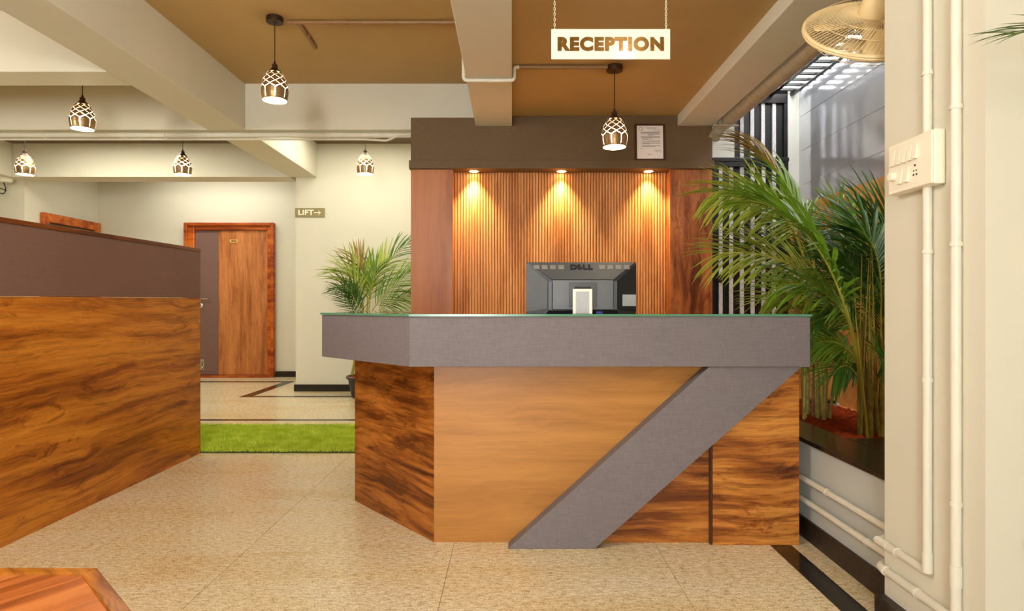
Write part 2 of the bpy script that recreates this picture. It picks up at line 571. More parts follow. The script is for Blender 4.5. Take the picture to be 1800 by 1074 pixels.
# ------------------------------------------------------------------ walls
def wall(name, x0, x1, y0, y1, z0, z1, m='white'):
    return struct(box(name, M[m], x0, x1, y0, y1, z0, z1))
wall('wall_back', -2.646, -0.80, YL, YD + 0.3, 0, HC)                 # LIFT wall and its return
wall('wall_corridor', -6.09, -2.646, YD, YD + 0.15, 0, HC)
w_left = wall('wall_left', -8.2, -6.09, 7.82, YD + 0.15, 0, HC)
wall('wall_far_left', -8.3, -8.2, Y0, 7.82, 0, HC)
wf = wall('front_sky_shield', -8.3, -1.2, Y0 - 0.15, Y0, 0, HC)  # unseen wall with pier and head, added to hold back sky light
box('sky_shield_pier', M['white'], -0.2, 3.4, Y0 - 0.15, Y0, 0, 3.15, wf)
box('sky_shield_head', M['white'], -1.2, -0.2, Y0 - 0.15, Y0, 2.2, 3.15, wf)
wall('right_sky_shield', 3.3, 3.4, Y0, 2.087, 0, 3.15)  # added out of view to keep sky light off the pillar front
wall('wall_behind_panel', -0.80, 1.74, YX + 0.09, YL + 0.3, 0, HC)
struct(MB().box(-2.656, -0.80, YL - 0.018, YL, 0, 0.085).build('baseboard_back', M['black_granite'], bevel=0.003))
struct(MB().box(-2.664, -2.646, YL - 0.018, YD, 0, 0.085).build('baseboard_return', M['black_granite'], bevel=0.003))
struct(MB().box(-3.47, -2.664, YD - 0.018, YD, 0, 0.085).build('baseboard_corridor', M['black_granite'], bevel=0.003))
# right: pillar, garden wall, gate wall
pillar = wall('wall_pillar', 1.243, 3.3, 1.643, 2.087, 0, 3.2, 'white')
struct(MB().box(1.207, 1.243, 1.60, 2.087, 0, 0.09).build('baseboard_pillar', M['black_stone'], bevel=0.004))
gw = wall('wall_garden', XW + 0.012, XW + 0.2, 2.087, 5.8, 0, 3.1, 'white_cool')
zs = [1.925, 2.10, 2.40, 2.70, 3.0]
for a, b in zip(zs[:-1], zs[1:]):
    box('wall_board', M['wallboard'], XW, XW + 0.014, 2.09, 5.5, a + 0.002, b - 0.002, gw)
box('dado', M['stucco'], XW - 0.012, XW + 0.014, 2.09, 5.49, 0.0, 1.922, gw)
box('dado_ledge', M['stucco'], XW - 0.05, XW - 0.012, 2.4, 4.83, 0.2, 0.285, gw)
gwall = struct(box('wall_gate', M['white_cool'], 1.70, 1.955, 5.5, 5.62, 2.345, 3.1))
box('jamb', M['white_cool'], 2.425, XW, 5.5, 5.62, 1.925, 3.1, gwall)
box('jamb_dado', M['stucco'], 2.425, XW, 5.49, 5.62, 0.0, 1.925, gwall)

# ceilings
struct(box('ceiling', M['ceil'], -8.3, -0.02, Y0, YX + 0.02, HC, HC + 0.12))
struct(box('ceiling_desk', M['ceil'], -0.02, 1.50, Y0, YX + 0.1, HR, HC + 0.12))
struct(box('roof_sky_shield', M['white'], 1.753, 3.4, Y0, 2.086, 3.15, 3.25))  # unseen roof added to shield the pillar front from the sky
struct(box('ceiling_hall', M['ceil_shaded'], -8.3, -0.8, YX + 0.02, YD + 0.15, HC, HC + 0.12))
# beams
def beam(x0, x1, y0, y1):
    o = MB().box(x0, x1, y0, y1, HB, HC + 0.10).build('beam', M['white'], bevel=0.006)
    return struct(o)
beam(-0.318, 0.0, Y0, YP - 0.001)
beam(1.447, 1.752, Y0, YP - 0.001)
beam(-2.719, -2.386, Y0, YL)
beam(-8.2, -2.72, 4.20, 4.47)
beam(-8.2, -2.72, YX, 5.86)
beam(-2.385, 0.0, YX, YX + 0.088)
beam(-2.385, -0.82, YX + 0.089, 5.86)
beam(-8.2, -2.72, YL - 0.02, 7.95)
beam(-6.42, -6.1, 5.865, YL - 0.025)

# ------------------------------------------------------------------ doors
d1 = MB()
px = 119.6
fx0, fx1, ftop = -4.79, -3.478, 2.262
box_in = (fx0 + 0.15, fx1 - 0.10, ftop - 0.11)
door = struct(box('door_1', M['linen_brown'], box_in[0], box_in[1], YD - 0.02, YD - 0.002, 0.03, box_in[2]))
fr = MB()
fr.box(fx0, fx0 + 0.15, YD - 0.06, YD, 0, ftop).box(fx1 - 0.10, fx1, YD - 0.06, YD, 0, ftop).box(fx0 + 0.15, fx1 - 0.10, YD - 0.06, YD, ftop - 0.11, ftop)
fr.build('door_frame', M['teak'], door, bevel=0.012)
mo = MB()
mo.box(fx0 + 0.0, fx0 + 0.055, YD - 0.08, YD - 0.058, 0, ftop + 0.0).box(fx1 - 0.045, fx1, YD - 0.08, YD - 0.058, 0, ftop).box(fx0 + 0.055, fx1 - 0.045, YD - 0.08, YD - 0.058, ftop - 0.05, ftop)
mo.build('door_moulding', M['teak'], door, bevel=0.01)
xg = (386 - 900) / px
box('door_panel', M['door_wood'], xg, box_in[1], YD - 0.032, YD - 0.02, 0.035, box_in[2] - 0.005, door, 0.002)
box('door_strip', M['linen_warm_lit'], box_in[0], xg - 0.004, YD - 0.030, YD - 0.02, 0.035, box_in[2] - 0.005, door, 0.002)
box('threshold', M['teak'], fx0 + 0.15, fx1, YD - 0.10, YD, 0, 0.03, door, 0.006)
hx, hz = (354 - 900) / px, EYE + (537 - 525) / px
h = MB().box(hx - 0.03, hx + 0.01, YD - 0.04, YD - 0.03, hz - 0.06, hz + 0.06)
h.tube([(hx, YD - 0.03, hz), (hx, YD - 0.085, hz), (hx + 0.15, YD - 0.09, hz - 0.005)], 0.012)
h.build('door_handle', M['chrome'], door)
MB().lathe([(0.0, 0), (0.035, 0.0), (0.035, 0.012), (0.012, 0.02), (0.012, 0.03)], (0, 0, 0), 16).xform(Matrix.Translation((hx + 0.01, YD - 0.03, hz - 0.10)) @ Matrix.Rotation(math.pi / 2, 4, 'X')).build('door_lock', M['chrome'], door)
bx, bz = (357 - 900) / px, EYE + (537 - 641) / px
bo = MB().box(bx - 0.025, bx + 0.03, YD - 0.036, YD - 0.030, bz - 0.07, bz + 0.08)
bo.tube([(bx, YD - 0.045, bz + 0.06), (bx, YD - 0.045, bz - 0.06)], 0.010)
bo.tube([(bx, YD - 0.045, bz - 0.02), (bx + 0.022, YD - 0.06, bz - 0.05)], 0.007)
bo.build('door_bolt', M['chrome'], door)
nx, nz = (413 - 900) / px, EYE + (537 - 424) / px
pl = MB()
poly = [(nx + sgn * 0.035 + 0.026 * math.cos(a), nz + 0.026 * math.sin(a)) for sgn, rng in ((1, range(-3, 4)), (-1, range(3, 10))) for a in [q * math.pi / 6 for q in rng]]
pl.prism_y(poly, YD - 0.040, YD - 0.032)
plate = pl.build('number_plate', M['brass'], door)
text_mb('002', 0.046, 0.002, 0.001, sx=1.1).xform(Matrix.Translation((nx, YD - 0.042, nz)) @ FACE_CAM).build('number', M['slot'], plate)

door2 = struct(box('door_2', M['frame_brown'], -6.09, -6.078, 8.17, 9.08, 0, 2.14))
f2 = MB().box(-6.09, -6.03, 8.07, 8.17, 0, 2.255).box(-6.09, -6.03, 9.08, 9.18, 0, 2.255).box(-6.09, -6.03, 8.17, 9.08, 2.14, 2.255)
f2.build('door_frame', M['teak'], door2, bevel=0.01)

# ------------------------------------------------------------------ panelled back wall unit
pan = thing('wall_panel_unit', 'tall panelled unit with fluted wood middle and brown fascia behind the reception desk', 'wall panel', (0.43, YP, 0))
xL, xR = -0.886, 1.753
box('upper_fascia', M['linen_brown'], xL, xR, YP, YX - 0.001, 2.315, 2.694, pan)
box('upper_fascia', M['linen_brown'], 0.003, 1.444, YP + 0.001, YX - 0.001, 2.694, HR - 0.001, pan)
sh = MB().prism([(xL - 0.012, YP - 0.03), (xR + 0.012, YP - 0.03), (xR + 0.012, YP + 0.19), (xL - 0.012, YP + 0.19)], 2.243, 2.315)
shelf = sh.build('canopy', M['linen_brown'], pan, bevel=0.002)
box('side_column', M['column_l'], xL, -0.518, YP + 0.002, YP + 0.19, 0, 2.242, pan, 0.002)
box('side_column', M['column_r'], 1.384, xR, YP + 0.002, YP + 0.19, 0, 2.242, pan, 0.002)
box('back_board', M['column_r'], -0.518, 1.384, YP + 0.15, YP + 0.19, 0, 2.242, pan)
ns = 73
pitch = (1.384 + 0.518) / ns
sm = None
for i in range(ns):
    cx = -0.518 + pitch * (i + 0.5)
    if sm is None:
        b = MB()
        hw = pitch * 0.41
        prof = [(-hw, 0.0), (-hw, -0.011), (-hw * 0.7, -0.0155), (-hw * 0.2, -0.017), (hw * 0.2, -0.017), (hw * 0.7, -0.0155), (hw, -0.011), (hw, 0.0)]
        b.prism([(x, y) for x, y in prof], 0.6, 2.242)
        o = b.build('flute', M['flute'], None)
        sm = o.data
    else:
        o = bpy.data.objects.new('flute', sm); C.objects.link(o)
    o.parent = pan
    o.location = Vector((cx, YP + 0.15, 0)) - wloc(pan)
for i, pxx in enumerate((833, 987, 1140)):
    cx = (pxx - 900) / F * (YP + 0.075)
    cy = YP + 0.078
    d = thing('downlight', ['glowing downlight under the canopy next to the rosy column', 'glowing downlight under the canopy straight above the computer monitor', 'glowing downlight under the canopy below the framed certificate'][i], 'downlight', (cx, cy, 2.243), 'downlights over the fluted wall')
    MB().lathe([(0.044, 0.0), (0.050, -0.003), (0.046, -0.006), (0.036, -0.004)], (cx, cy, 2.2425), 24, cap=False).build('trim_ring', M['lamp_white'], d, smooth=True)
    MB().lathe([(0.001, -0.003), (0.036, -0.003)], (cx, cy, 2.2425), 24, cap=False).build('lens', M['downlight'], d)
    sd = bpy.data.lights.new('downlight_beam', 'SPOT')
    sd.energy = 120; sd.color = (1.0, 0.78, 0.46); sd.spot_size = math.radians(85); sd.spot_blend = 0.9; sd.shadow_soft_size = 0.03
    so = bpy.data.objects.new('downlight_beam', sd); C.objects.link(so); so.location = (cx, cy, 2.232)

# certificate on the ledge
cl = thing('framed_certificate', 'framed printed certificate leaning on the brown canopy ledge', 'certificate', (1.21, YP - 0.012, 2.315))
x0, x1, z0, z1 = 1.071, 1.340, 2.3155, 2.640
lean = Matrix.Translation((0, YP - 0.026, z0)) @ Matrix.Rotation(math.radians(-3.5), 4, 'X') @ Matrix.Translation((0, -(YP - 0.026), -z0))
ya = YP - 0.026
t = MB()
t.box(x0, x0 + 0.02, ya, ya + 0.015, z0, z1).box(x1 - 0.02, x1, ya, ya + 0.015, z0, z1).box(x0 + 0.02, x1 - 0.02, ya, ya + 0.015, z0, z0 + 0.014).box(x0 + 0.02, x1 - 0.02, ya, ya + 0.015, z1 - 0.016, z1)
t.xform(lean).build('frame', M['frame_brown'], cl)
pg = MB().box(x0 + 0.019, x1 - 0.019, ya + 0.006, ya + 0.012, z0 + 0.013, z1 - 0.015).xform(lean).build('page', M['paper'], cl)
ln = MB()
w = x1 - x0 - 0.07
rows = [(.10, .35, 1.0, 1), (.055, .30, .95, .6), (.15, .70, .95, 1)]
for q, (fy, a, b_, hh) in enumerate([(.055, .32, .80, 1), (.09, .40, .75, .8), (.12, .66, .95, .8), (.185, .10, .96, 1), (.205, .10, .90, 1), (.235, .10, .95, 1), (.26, .40, .92, 1), (.285, .40, .66, 1), (.33, .10, .95, 1), (.35, .12, .95, 1), (.395, .16, .60, 1), (.415, .16, .40, 1), (.44, .40, .95, 1), (.485, .16, .95, 1.3), (.53, .16, .95, 1.2), (.555, .16, .5, 1), (.605, .16, .95, 1.2), (.64, .12, .75, 1), (.70, .07, .13, 1), (.88, .38, .54, .8)]):
    zz = z1 - 0.02 - fy * (z1 - z0 - 0.04)
    ln.box(x0 + 0.035 + a * w, x0 + 0.035 + b_ * w, ya + 0.004, ya + 0.0065, zz - 0.0014 * hh, zz + 0.0014 * hh)
for rr in (0.019, 0.013):
    ln.tube([(x0 + 0.055 + rr * math.cos(a), ya + 0.0055, z1 - 0.043 + rr * math.sin(a)) for a in [2 * math.pi * q / 16 for q in range(17)]], 0.0012, 4)
ln.tube([(x1 - 0.095 + 0.055 * q / 16, ya + 0.0055, z0 + 0.085 + 0.008 * math.sin(q * 1.9) + 0.004 * math.sin(q * .7)) for q in range(17)], 0.0013, 4)
ln.xform(lean).build('print', M['ink'], pg)

# ------------------------------------------------------------------ reception desk
desk = thing('reception_desk', 'reception desk with grey fascia, glass top, wood panels and slanted grey brace', 'desk', (0.4, 2.9, 0))
YS = 2.686
zt, zb = 1.0025, 0.787
sx0, sx1 = -0.4396, 1.2796
cx0, cy0 = -0.9787, 3.2225
ring = [(sx0, YS), (sx1, YS), (sx1, YS + 0.26), (sx0 + 0.11, YS + 0.26), (cx0 + 0.26, cy0 + 0.11), (cx0 + 0.26, 4.42), (cx0, 4.42), (cx0, cy0)]
MB().prism(ring, zb, zt).build('fascia_slab', M['linen'], desk, bevel=0.0015)
g = MB().prism([(sx0 - 0.003, YS - 0.007), (sx1 + 0.005, YS - 0.007), (sx1 + 0.005, YS + 0.255), (sx0 + 0.11, YS + 0.255), (cx0 + 0.255, cy0 + 0.11), (cx0 + 0.255, 4.42), (cx0 - 0.006, 4.42), (cx0 - 0.006, cy0 - 0.003)], zt + 0.0008, zt + 0.0105)
g.build('glass_top', [M['glass']], desk)
ed = MB().box(sx0 - 0.003, sx1 + 0.005, YS - 0.0085, YS - 0.0072, zt + 0.0008, zt + 0.0105)
ed.box(sx1 + 0.0052, sx1 + 0.0065, YS - 0.0085, YS + 0.255, zt + 0.0008, zt + 0.0105)
ed.hexa([(cx0 - 0.0075, cy0 - 0.004, zt + 0.0008), (sx0 - 0.0034, YS - 0.0085, zt + 0.0008), (sx0 - 0.003, YS - 0.0072, zt + 0.0008), (cx0 - 0.0065, cy0 - 0.0033, zt + 0.0008), (cx0 - 0.0075, cy0 - 0.004, zt + 0.0105), (sx0 - 0.0034, YS - 0.0085, zt + 0.0105), (sx0 - 0.003, YS - 0.0072, zt + 0.0105), (cx0 - 0.0065, cy0 - 0.0033, zt + 0.0105)])
ed.build('glass_edge', M['glass_edge'], desk)
YB = 2.776
bx0 = -0.3458
rx, ry = -0.8453, 3.3673
MB().hexa([(bx0, YB, 0.0), (0.96, YB, 0.0), (0.96, YB + 0.03, 0.0), (bx0 + 0.01, YB + 0.03, 0.0), (bx0, YB, zb), (0.96, YB, zb), (0.96, YB + 0.03, zb), (bx0 + 0.01, YB + 0.03, zb)]).build('front_panel', M['oak_x'], desk)
MB().hexa([(rx, ry, 0), (bx0 - 0.0005, YB, 0), (bx0 + 0.01, YB + 0.03, 0), (rx + 0.025, ry + 0.02, 0), (rx, ry, zb), (bx0 - 0.0005, YB, zb), (bx0 + 0.01, YB + 0.03, zb), (rx + 0.025, ry + 0.02, zb)]).build('slant_panel', M['walnut_d'], desk)
MB().box(rx, rx + 0.03, ry + 0.001, 4.40, 0, zb).build('side_panel', M['walnut_y'], desk)
# right pedestal
YQ = 1155 / 421.5
pxr = (1405 - 900) / F * YQ
pxl = (1253 - 900) / F * YQ
MB().box(pxl, pxr, YQ, YQ + 0.46, 0, zb - 0.001).build('pedestal', M['walnut_x'], desk, bevel=0.001)
box('pedestal_edge', M['frame_brown'], pxl - 0.009, pxl - 0.0004, YQ + 0.004, YQ + 0.05, 0, zb - 0.001, desk)
# slanted brace
s = F / YS
def bp(px_, py_):
    return ((px_ - 900) / s, EYE - (py_ - 537) / s)
q = [bp(893, 967), bp(1046, 967), bp(1412, 645), bp(1249, 645)]
q[0] = (q[0][0], 0.0005); q[1] = (q[1][0], 0.0005); q[2] = (q[2][0], zb - 0.0005); q[3] = (q[3][0], zb - 0.0005)
MB().prism_y(q, YS + 0.012, YB - 0.0065).build('slanted_brace', M['linen'], desk, bevel=0.001)
# lower board right of the brace, a little proud of the honey board
m0, m1 = ((q[0][0] + q[1][0]) / 2, 0.0005), ((q[2][0] + q[3][0]) / 2, zb - 0.0005)
tt = (0.877 - m0[0]) / (m1[0] - m0[0])
MB().prism_y([m0, (0.877, 0.0005), (0.877, m0[1] + (m1[1] - m0[1]) * tt)], YB - 0.006, YB - 0.0005).build('lower_panel', M['walnut_x'], desk)
# staff worktop behind the fascia
MB().prism([(-0.30, YS + 0.262), (pxr, YS + 0.262), (pxr, 3.60), (-0.30, 3.60)], 0.715, 0.745).build('worktop', M['walnut_x'], desk, bevel=0.002)
box('worktop_support', M['walnut_x'], -0.28, -0.25, 2.96, 3.58, 0, 0.715, desk)
box('worktop_support', M['walnut_x'], pxr - 0.04, pxr - 0.01, YQ + 0.461, 3.58, 0, 0.715, desk)

# monitor (we see its back)
ym = 3.08
mp = F / ym
def mx(p): return (p - 900) / mp
def mz(p): return EYE - (p - 537) / mp
mon = thing('computer_monitor', 'grey computer monitor seen from behind on the reception desk', 'monitor', (mx(1021), ym + 0.1, 0.7455))
X0, X1, Z1, Z0 = mx(925), mx(1118), mz(461), mz(461) - 0.335
I0, I1, J1, J0 = mx(970), mx(1075), mz(493), mz(544)
yo, yi = ym, ym - 0.055
MB().box(X0, X1, yo, yo + 0.035, Z0, Z1).build('bezel', M['mon_dark'], mon, bevel=0.003)
e = 0.003
def sloped(name, pts, m):
    return MB().add(pts + [Vector(p) + Vector((0, 0.006, 0)) for p in pts], [(0, 1, 2, 3), (7, 6, 5, 4), (0, 4, 5, 1), (1, 5, 6, 2), (2, 6, 7, 3), (3, 7, 4, 0)]).build(name, M[m], mon)
sloped('top_slope', [(X0 + e * 2, yo - .004, Z1), (X1 - e * 2, yo - .004, Z1), (I1, yi, J1 + e), (I0, yi, J1 + e)], 'frame_shell' if 'frame_shell' in M else 'mon_mid')
gx = 0.024
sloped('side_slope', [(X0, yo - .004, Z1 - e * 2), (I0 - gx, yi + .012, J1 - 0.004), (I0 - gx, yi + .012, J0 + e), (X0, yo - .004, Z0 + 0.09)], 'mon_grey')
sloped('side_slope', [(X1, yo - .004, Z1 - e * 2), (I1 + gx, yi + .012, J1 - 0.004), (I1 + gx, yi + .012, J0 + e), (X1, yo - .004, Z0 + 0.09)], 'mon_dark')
for a, b in ((I0 - gx + 0.004, I0 - 0.003), (I1 + 0.003, I1 + gx - 0.004)):
    vent = MB().box(a, b, yi + 0.010, yi + 0.03, J0, J1 - 0.006)
    for qz in range(7):
        zz = J0 + 0.012 + qz * (J1 - J0 - 0.03) / 6
        vent.box(a + 0.001, b - 0.001, yi + 0.008, yi + 0.0101, zz - 0.002, zz + 0.002)
    vent.build('side_vent', M['mon_mid'], mon)
MB().box(I0, I1, yi, yo, J0, J1).build('back_shell', M['mon_grey'], mon, bevel=0.002)
MB().box(mx(999), mx(1046), yi - 0.004, yi, mz(539), mz(497)).build('mount_plate', M['mon_mid'], mon, bevel=0.002)
MB().hexa([(X0 + 0.05, yo - 0.01, Z0 + 0.02), (X1 - 0.05, yo - 0.01, Z0 + 0.02), (X1 - 0.05, yo, Z0 + 0.02), (X0 + 0.05, yo, Z0 + 0.02), (I0 - 0.02, yi + 0.015, J0 - 0.006), (I1 + 0.02, yi + 0.015, J0 - 0.006), (I1 + 0.02, yo, J0 - 0.006), (I0 - 0.02, yo, J0 - 0.006)]).build('lower_shell', M['mon_dark'], mon)
# air slots on the top slope
tn = Vector((0, (J1 - Z1), -(yi - yo))).normalized()
def top_pt(x, t):
    return Vector((x, yo - .004 + (yi - yo + .004) * t, Z1 + (J1 + e - Z1) * t))
vs = MB()
for i in range(12):
    xx = X0 + 0.05 + i * (X1 - X0 - 0.1) / 11
    if abs(xx - (X0 + X1) / 2) < 0.07:
        continue
    a = top_pt(xx, 0.18); b = top_pt(xx, 0.42)
    vs.hexa([a + Vector((-0.014, 0, 0)), a + Vector((0.014, 0, 0)), b + Vector((0.014, 0, 0)), b + Vector((-0.014, 0, 0)), a + Vector((-0.014, -0.002, 0.001)), a + Vector((0.014, -0.002, 0.001)), b + Vector((0.014, -0.002, 0.001)), b + Vector((-0.014, -0.002, 0.001))])
vs.build('air_slot', M['slot_grey'], mon)
sl = math.atan2((Z1 - J1), (yo - yi))
lo = MB()
for ch, dx, rz in (('D', -0.040, 0), ('E', -0.012, 33), ('L', 0.016, 0), ('L', 0.042, 0)):
    tm = text_mb(ch, 0.036, 0.003, 0.0016, sx=1.25)
    tm.xform(Matrix.Translation((dx, 0, 0)) @ Matrix.Rotation(math.radians(rz), 4, 'Z') @ Matrix.Scale(1.0 if ch != 'E' else 0.95, 4))
    lo.add(tm.v, tm.f)
pc = top_pt((X0 + X1) / 2, 0.33)
lo.xform(Matrix.Translation(pc + Vector((0, -0.004, 0.003))) @ Matrix.Rotation(sl + 0.15, 4, 'X')).build('logo', M['slot'], mon)
sk = Vector((X1 - 0.034, yo - 0.03, mz(530)))
def side_y(x):
    return (yo - .004) + (yi + .012 - (yo - .004)) * (X1 - x) / (X1 - I1 - gx)
st0, st1 = mx(1092), X1 - 0.002
MB().hexa([(st0, side_y(st0) - .003, mz(538)), (st1, side_y(st1) - .003, mz(538)), (st1, side_y(st1), mz(538)), (st0, side_y(st0), mz(538)), (st0, side_y(st0) - .003, mz(518)), (st1, side_y(st1) - .003, mz(518)), (st1, side_y(st1), mz(518)), (st0, side_y(st0), mz(518))]).build('sticker', M['label_grey'], mon)
MB().box(mx(1045), mx(1056), yi - 0.012, yi + 0.02, mz(556), mz(547)).build('plug', M['blue'], mon, bevel=0.002)
MB().box((X0 + X1) / 2 - 0.04, (X0 + X1) / 2 + 0.04, yi - 0.015, yi - 0.004, 0.757, mz(505)).build('stand_neck', M['mon_dark'], mon, bevel=0.003)
MB().box((X0 + X1) / 2 - 0.13, (X0 + X1) / 2 + 0.13, yi - 0.03, yo + 0.13, 0.7455, 0.758).build('stand_base', M['mon_dark'], mon, bevel=0.004)

# small white display frame on the glass
yf = 2.775
fp = F / yf
def fxx(p): return (p - 900) / fp
zf0 = zt + 0.011
zf1 = EYE - (508 - 537) / fp
dis = thing('display_stand', 'small white edged clear display stand on the glass counter before the monitor', 'stand', ((fxx(1024)), yf, zf0))
a, b = fxx(1007), fxx(1041)
MB().box(a, a + 0.013, yf, yf + 0.006, zf0, zf1).box(b - 0.013, b, yf, yf + 0.006, zf0, zf1).box(a + 0.013, b - 0.013, yf, yf + 0.006, zf1 - 0.011, zf1).build('frame', M['white_acrylic'], dis)
box('card', M['label_grey'], a + 0.013, b - 0.013, yf + 0.002, yf + 0.004, zf0, zf1 - 0.011, dis)
MB().box(a, b, yf + 0.006, yf + 0.06, zf0, zf0 + 0.003).build('foot', M['clear'], dis)

# ------------------------------------------------------------------ low partition at the left
par = thing('low_partition', 'long low partition clad in grey laminate tinted as warmly lit above dark walnut boards', 'partition', (-2.25, 2.6, 0))
xp = -2.2125
def pz_top(y): return 1.402 + (y) * 0.0115
def pz_mid(y): return 1.064 + y * 0.0095
ye, ys0 = 4.44, -0.6
def slabp(name, m, xa, xb, za0, zb0, za1, zb1, bev=0.0):
    return MB().hexa([(xa, ys0, za0), (xb, ys0, za0), (xb, ye, za1), (xa, ye, za1), (xa, ys0, zb0), (xb, ys0, zb0), (xb, ye, zb1), (xa, ye, zb1)]).build(name, M[m], par, bevel=bev)
slabp('lower_board', 'walnut_y', xp - 0.12, xp, 0, pz_mid(ys0) - 0.001, 0, pz_mid(ye) - 0.001)
slabp('upper_board', 'linen_warm_lit', xp - 0.12, xp, pz_mid(ys0) + 0.001, pz_top(ys0) - 0.022, pz_mid(ye) + 0.001, pz_top(ye) - 0.022)
slabp('cap_rail', 'teak_dark', xp - 0.125, xp + 0.006, pz_top(ys0) - 0.022, pz_top(ys0), pz_top(ye) - 0.022, pz_top(ye), 0.002)
box('edge_strip', M['linen_warm_lit'], xp - 0.12, xp, ye, ye + 0.003, 0, pz_top(ye) - 0.022, par)

# ------------------------------------------------------------------ turf mat
mat = thing('turf_mat', 'bright green artificial turf mat between the partition and the desk', 'mat', (-1.55, 4.95, 0))
gx0, gx1, gy0, gy1 = -2.75, -0.87, 4.455, 5.43
MB().box(gx0, gx1, gy0, gy1, 0.0015, 0.008).build('backing', M['turf_base'], mat)
pile = MB()
for i in range(38000):
    x = random.uniform(gx0, gx1); y = random.uniform(gy0, gy1)
    hgt = random.uniform(0.018, 0.034)
    a = random.uniform(0, 2 * math.pi); w = random.uniform(0.0018, 0.0032)
    lx, ly = random.gauss(0, 0.010), random.gauss(0, 0.010)
    dx, dy = math.cos(a) * w, math.sin(a) * w
    o = len(pile.v)
    pile.v += [Vector((x - dx, y - dy, 0.007)), Vector((x + dx, y + dy, 0.007)), Vector((x + lx, y + ly, 0.007 + hgt))]
    pile.f.append((o, o + 1, o + 2)); pile.mi.append(0)
po = pile.build('pile', M['grass'], mat)
po['kind'] = 'stuff'

# ------------------------------------------------------------------ octagonal table at the lower left
tab = thing('octagonal_table', 'octagonal red-brown wooden table with a raised rim before the walnut partition', 'table', (-1.232, 0.755, 0))
tz = 0.45
A = 0.281; R_ = 0.679      # half side, apothem
def octo(ap):
    hs = ap * math.tan(math.pi / 8)
    cx_, cy_ = -1.232, 0.755
    return [(cx_ + hs, cy_ + ap), (cx_ - hs, cy_ + ap), (cx_ - ap, cy_ + hs), (cx_ - ap, cy_ - hs), (cx_ - hs, cy_ - ap), (cx_ + hs, cy_ - ap), (cx_ + ap, cy_ - hs), (cx_ + ap, cy_ + hs)]
oo, oi_ = octo(R_), octo(R_ - 0.033)
for i in range(8):
    j = (i + 1) % 8
    MB().hexa([(*oo[i], tz - 0.05), (*oo[j], tz - 0.05), (*oi_[j], tz - 0.05), (*oi_[i], tz - 0.05), (*oo[i], tz), (*oo[j], tz), (*oi_[j], tz), (*oi_[i], tz)])  .build('rim', M['rim'], tab, bevel=0.003)
MB().prism(octo(R_ - 0.0335), tz - 0.03, tz - 0.003).build('tabletop', M['table_top'], tab)
for i in range(0, 8, 2):
    c_ = Vector((*oi_[i], 0)) * 0.85 + Vector((-1.232, 0.755, 0)) * 0.15
    MB().box(c_.x - 0.025, c_.x + 0.025, c_.y - 0.025, c_.y + 0.025, 0.001, tz - 0.03).build('leg', M['teak'], tab, bevel=0.003)

# ------------------------------------------------------------------ pendants
PROF = [(0.080, 0.0), (0.089, 0.036), (0.0915, 0.072), (0.0855, 0.109), (0.074, 0.152), (0.048, 0.192), (0.024, 0.220)]
def prad(z):
    for (r0, z0_), (r1, z1_) in zip(PROF[:-1], PROF[1:]):
        if z <= z1_:
            t_ = (z - z0_) / (z1_ - z0_)
            return r0 + (r1 - r0) * t_
    return PROF[-1][0]
def cyl(th, z): 
    r = prad(z); return (r * math.cos(th), r * math.sin(th), z)
def shade_mesh():
    b = MB()
    def patch(fn, nu, nv):
        o = len(b.v)
        for i in range(nu + 1):
            for j in range(nv + 1):
                b.v.append(Vector(cyl(*fn(i / nu, j / nv))))
        for i in range(nu):
            for j in range(nv):
                b.f.append((o + i * (nv + 1) + j, o + (i + 1) * (nv + 1) + j, o + (i + 1) * (nv + 1) + j + 1, o + i * (nv + 1) + j + 1)); b.mi.append(0)
    zb0, zt0 = 0.074, 0.200
    dv = (zt0 - zb0) / 6
    hw = math.pi / 8
    sh_ = 0.95
    for i in range(1, 6):
        for kk in range(8):
            th = kk * math.pi / 4 + (hw if i % 2 else 0)
            zc = zb0 + i * dv
            patch(lambda u, v_: (th + hw * sh_ * (u - v_), zc + dv * sh_ * (u + v_ - 1)), 3, 3)
    for kk in range(8):
        th = kk * math.pi / 4
        # half diamonds growing from the bottom band, and the band's panels between slots
        gth = 0.024
        patch(lambda u, v_: (th - hw + gth + (2 * hw - 2 * gth) * u, 0.012 + (zb0 - 0.014) * v_), 5, 2)
        patch(lambda u, v_: (th + (hw - gth) * (2 * u - 1) * (1 - v_), zb0 - 0.0025 + dv * sh_ * v_), 4, 2)
    patch(lambda u, v_: (2 * math.pi * u, 0.012 * v_), 32, 1)
    return b
shade_me = None
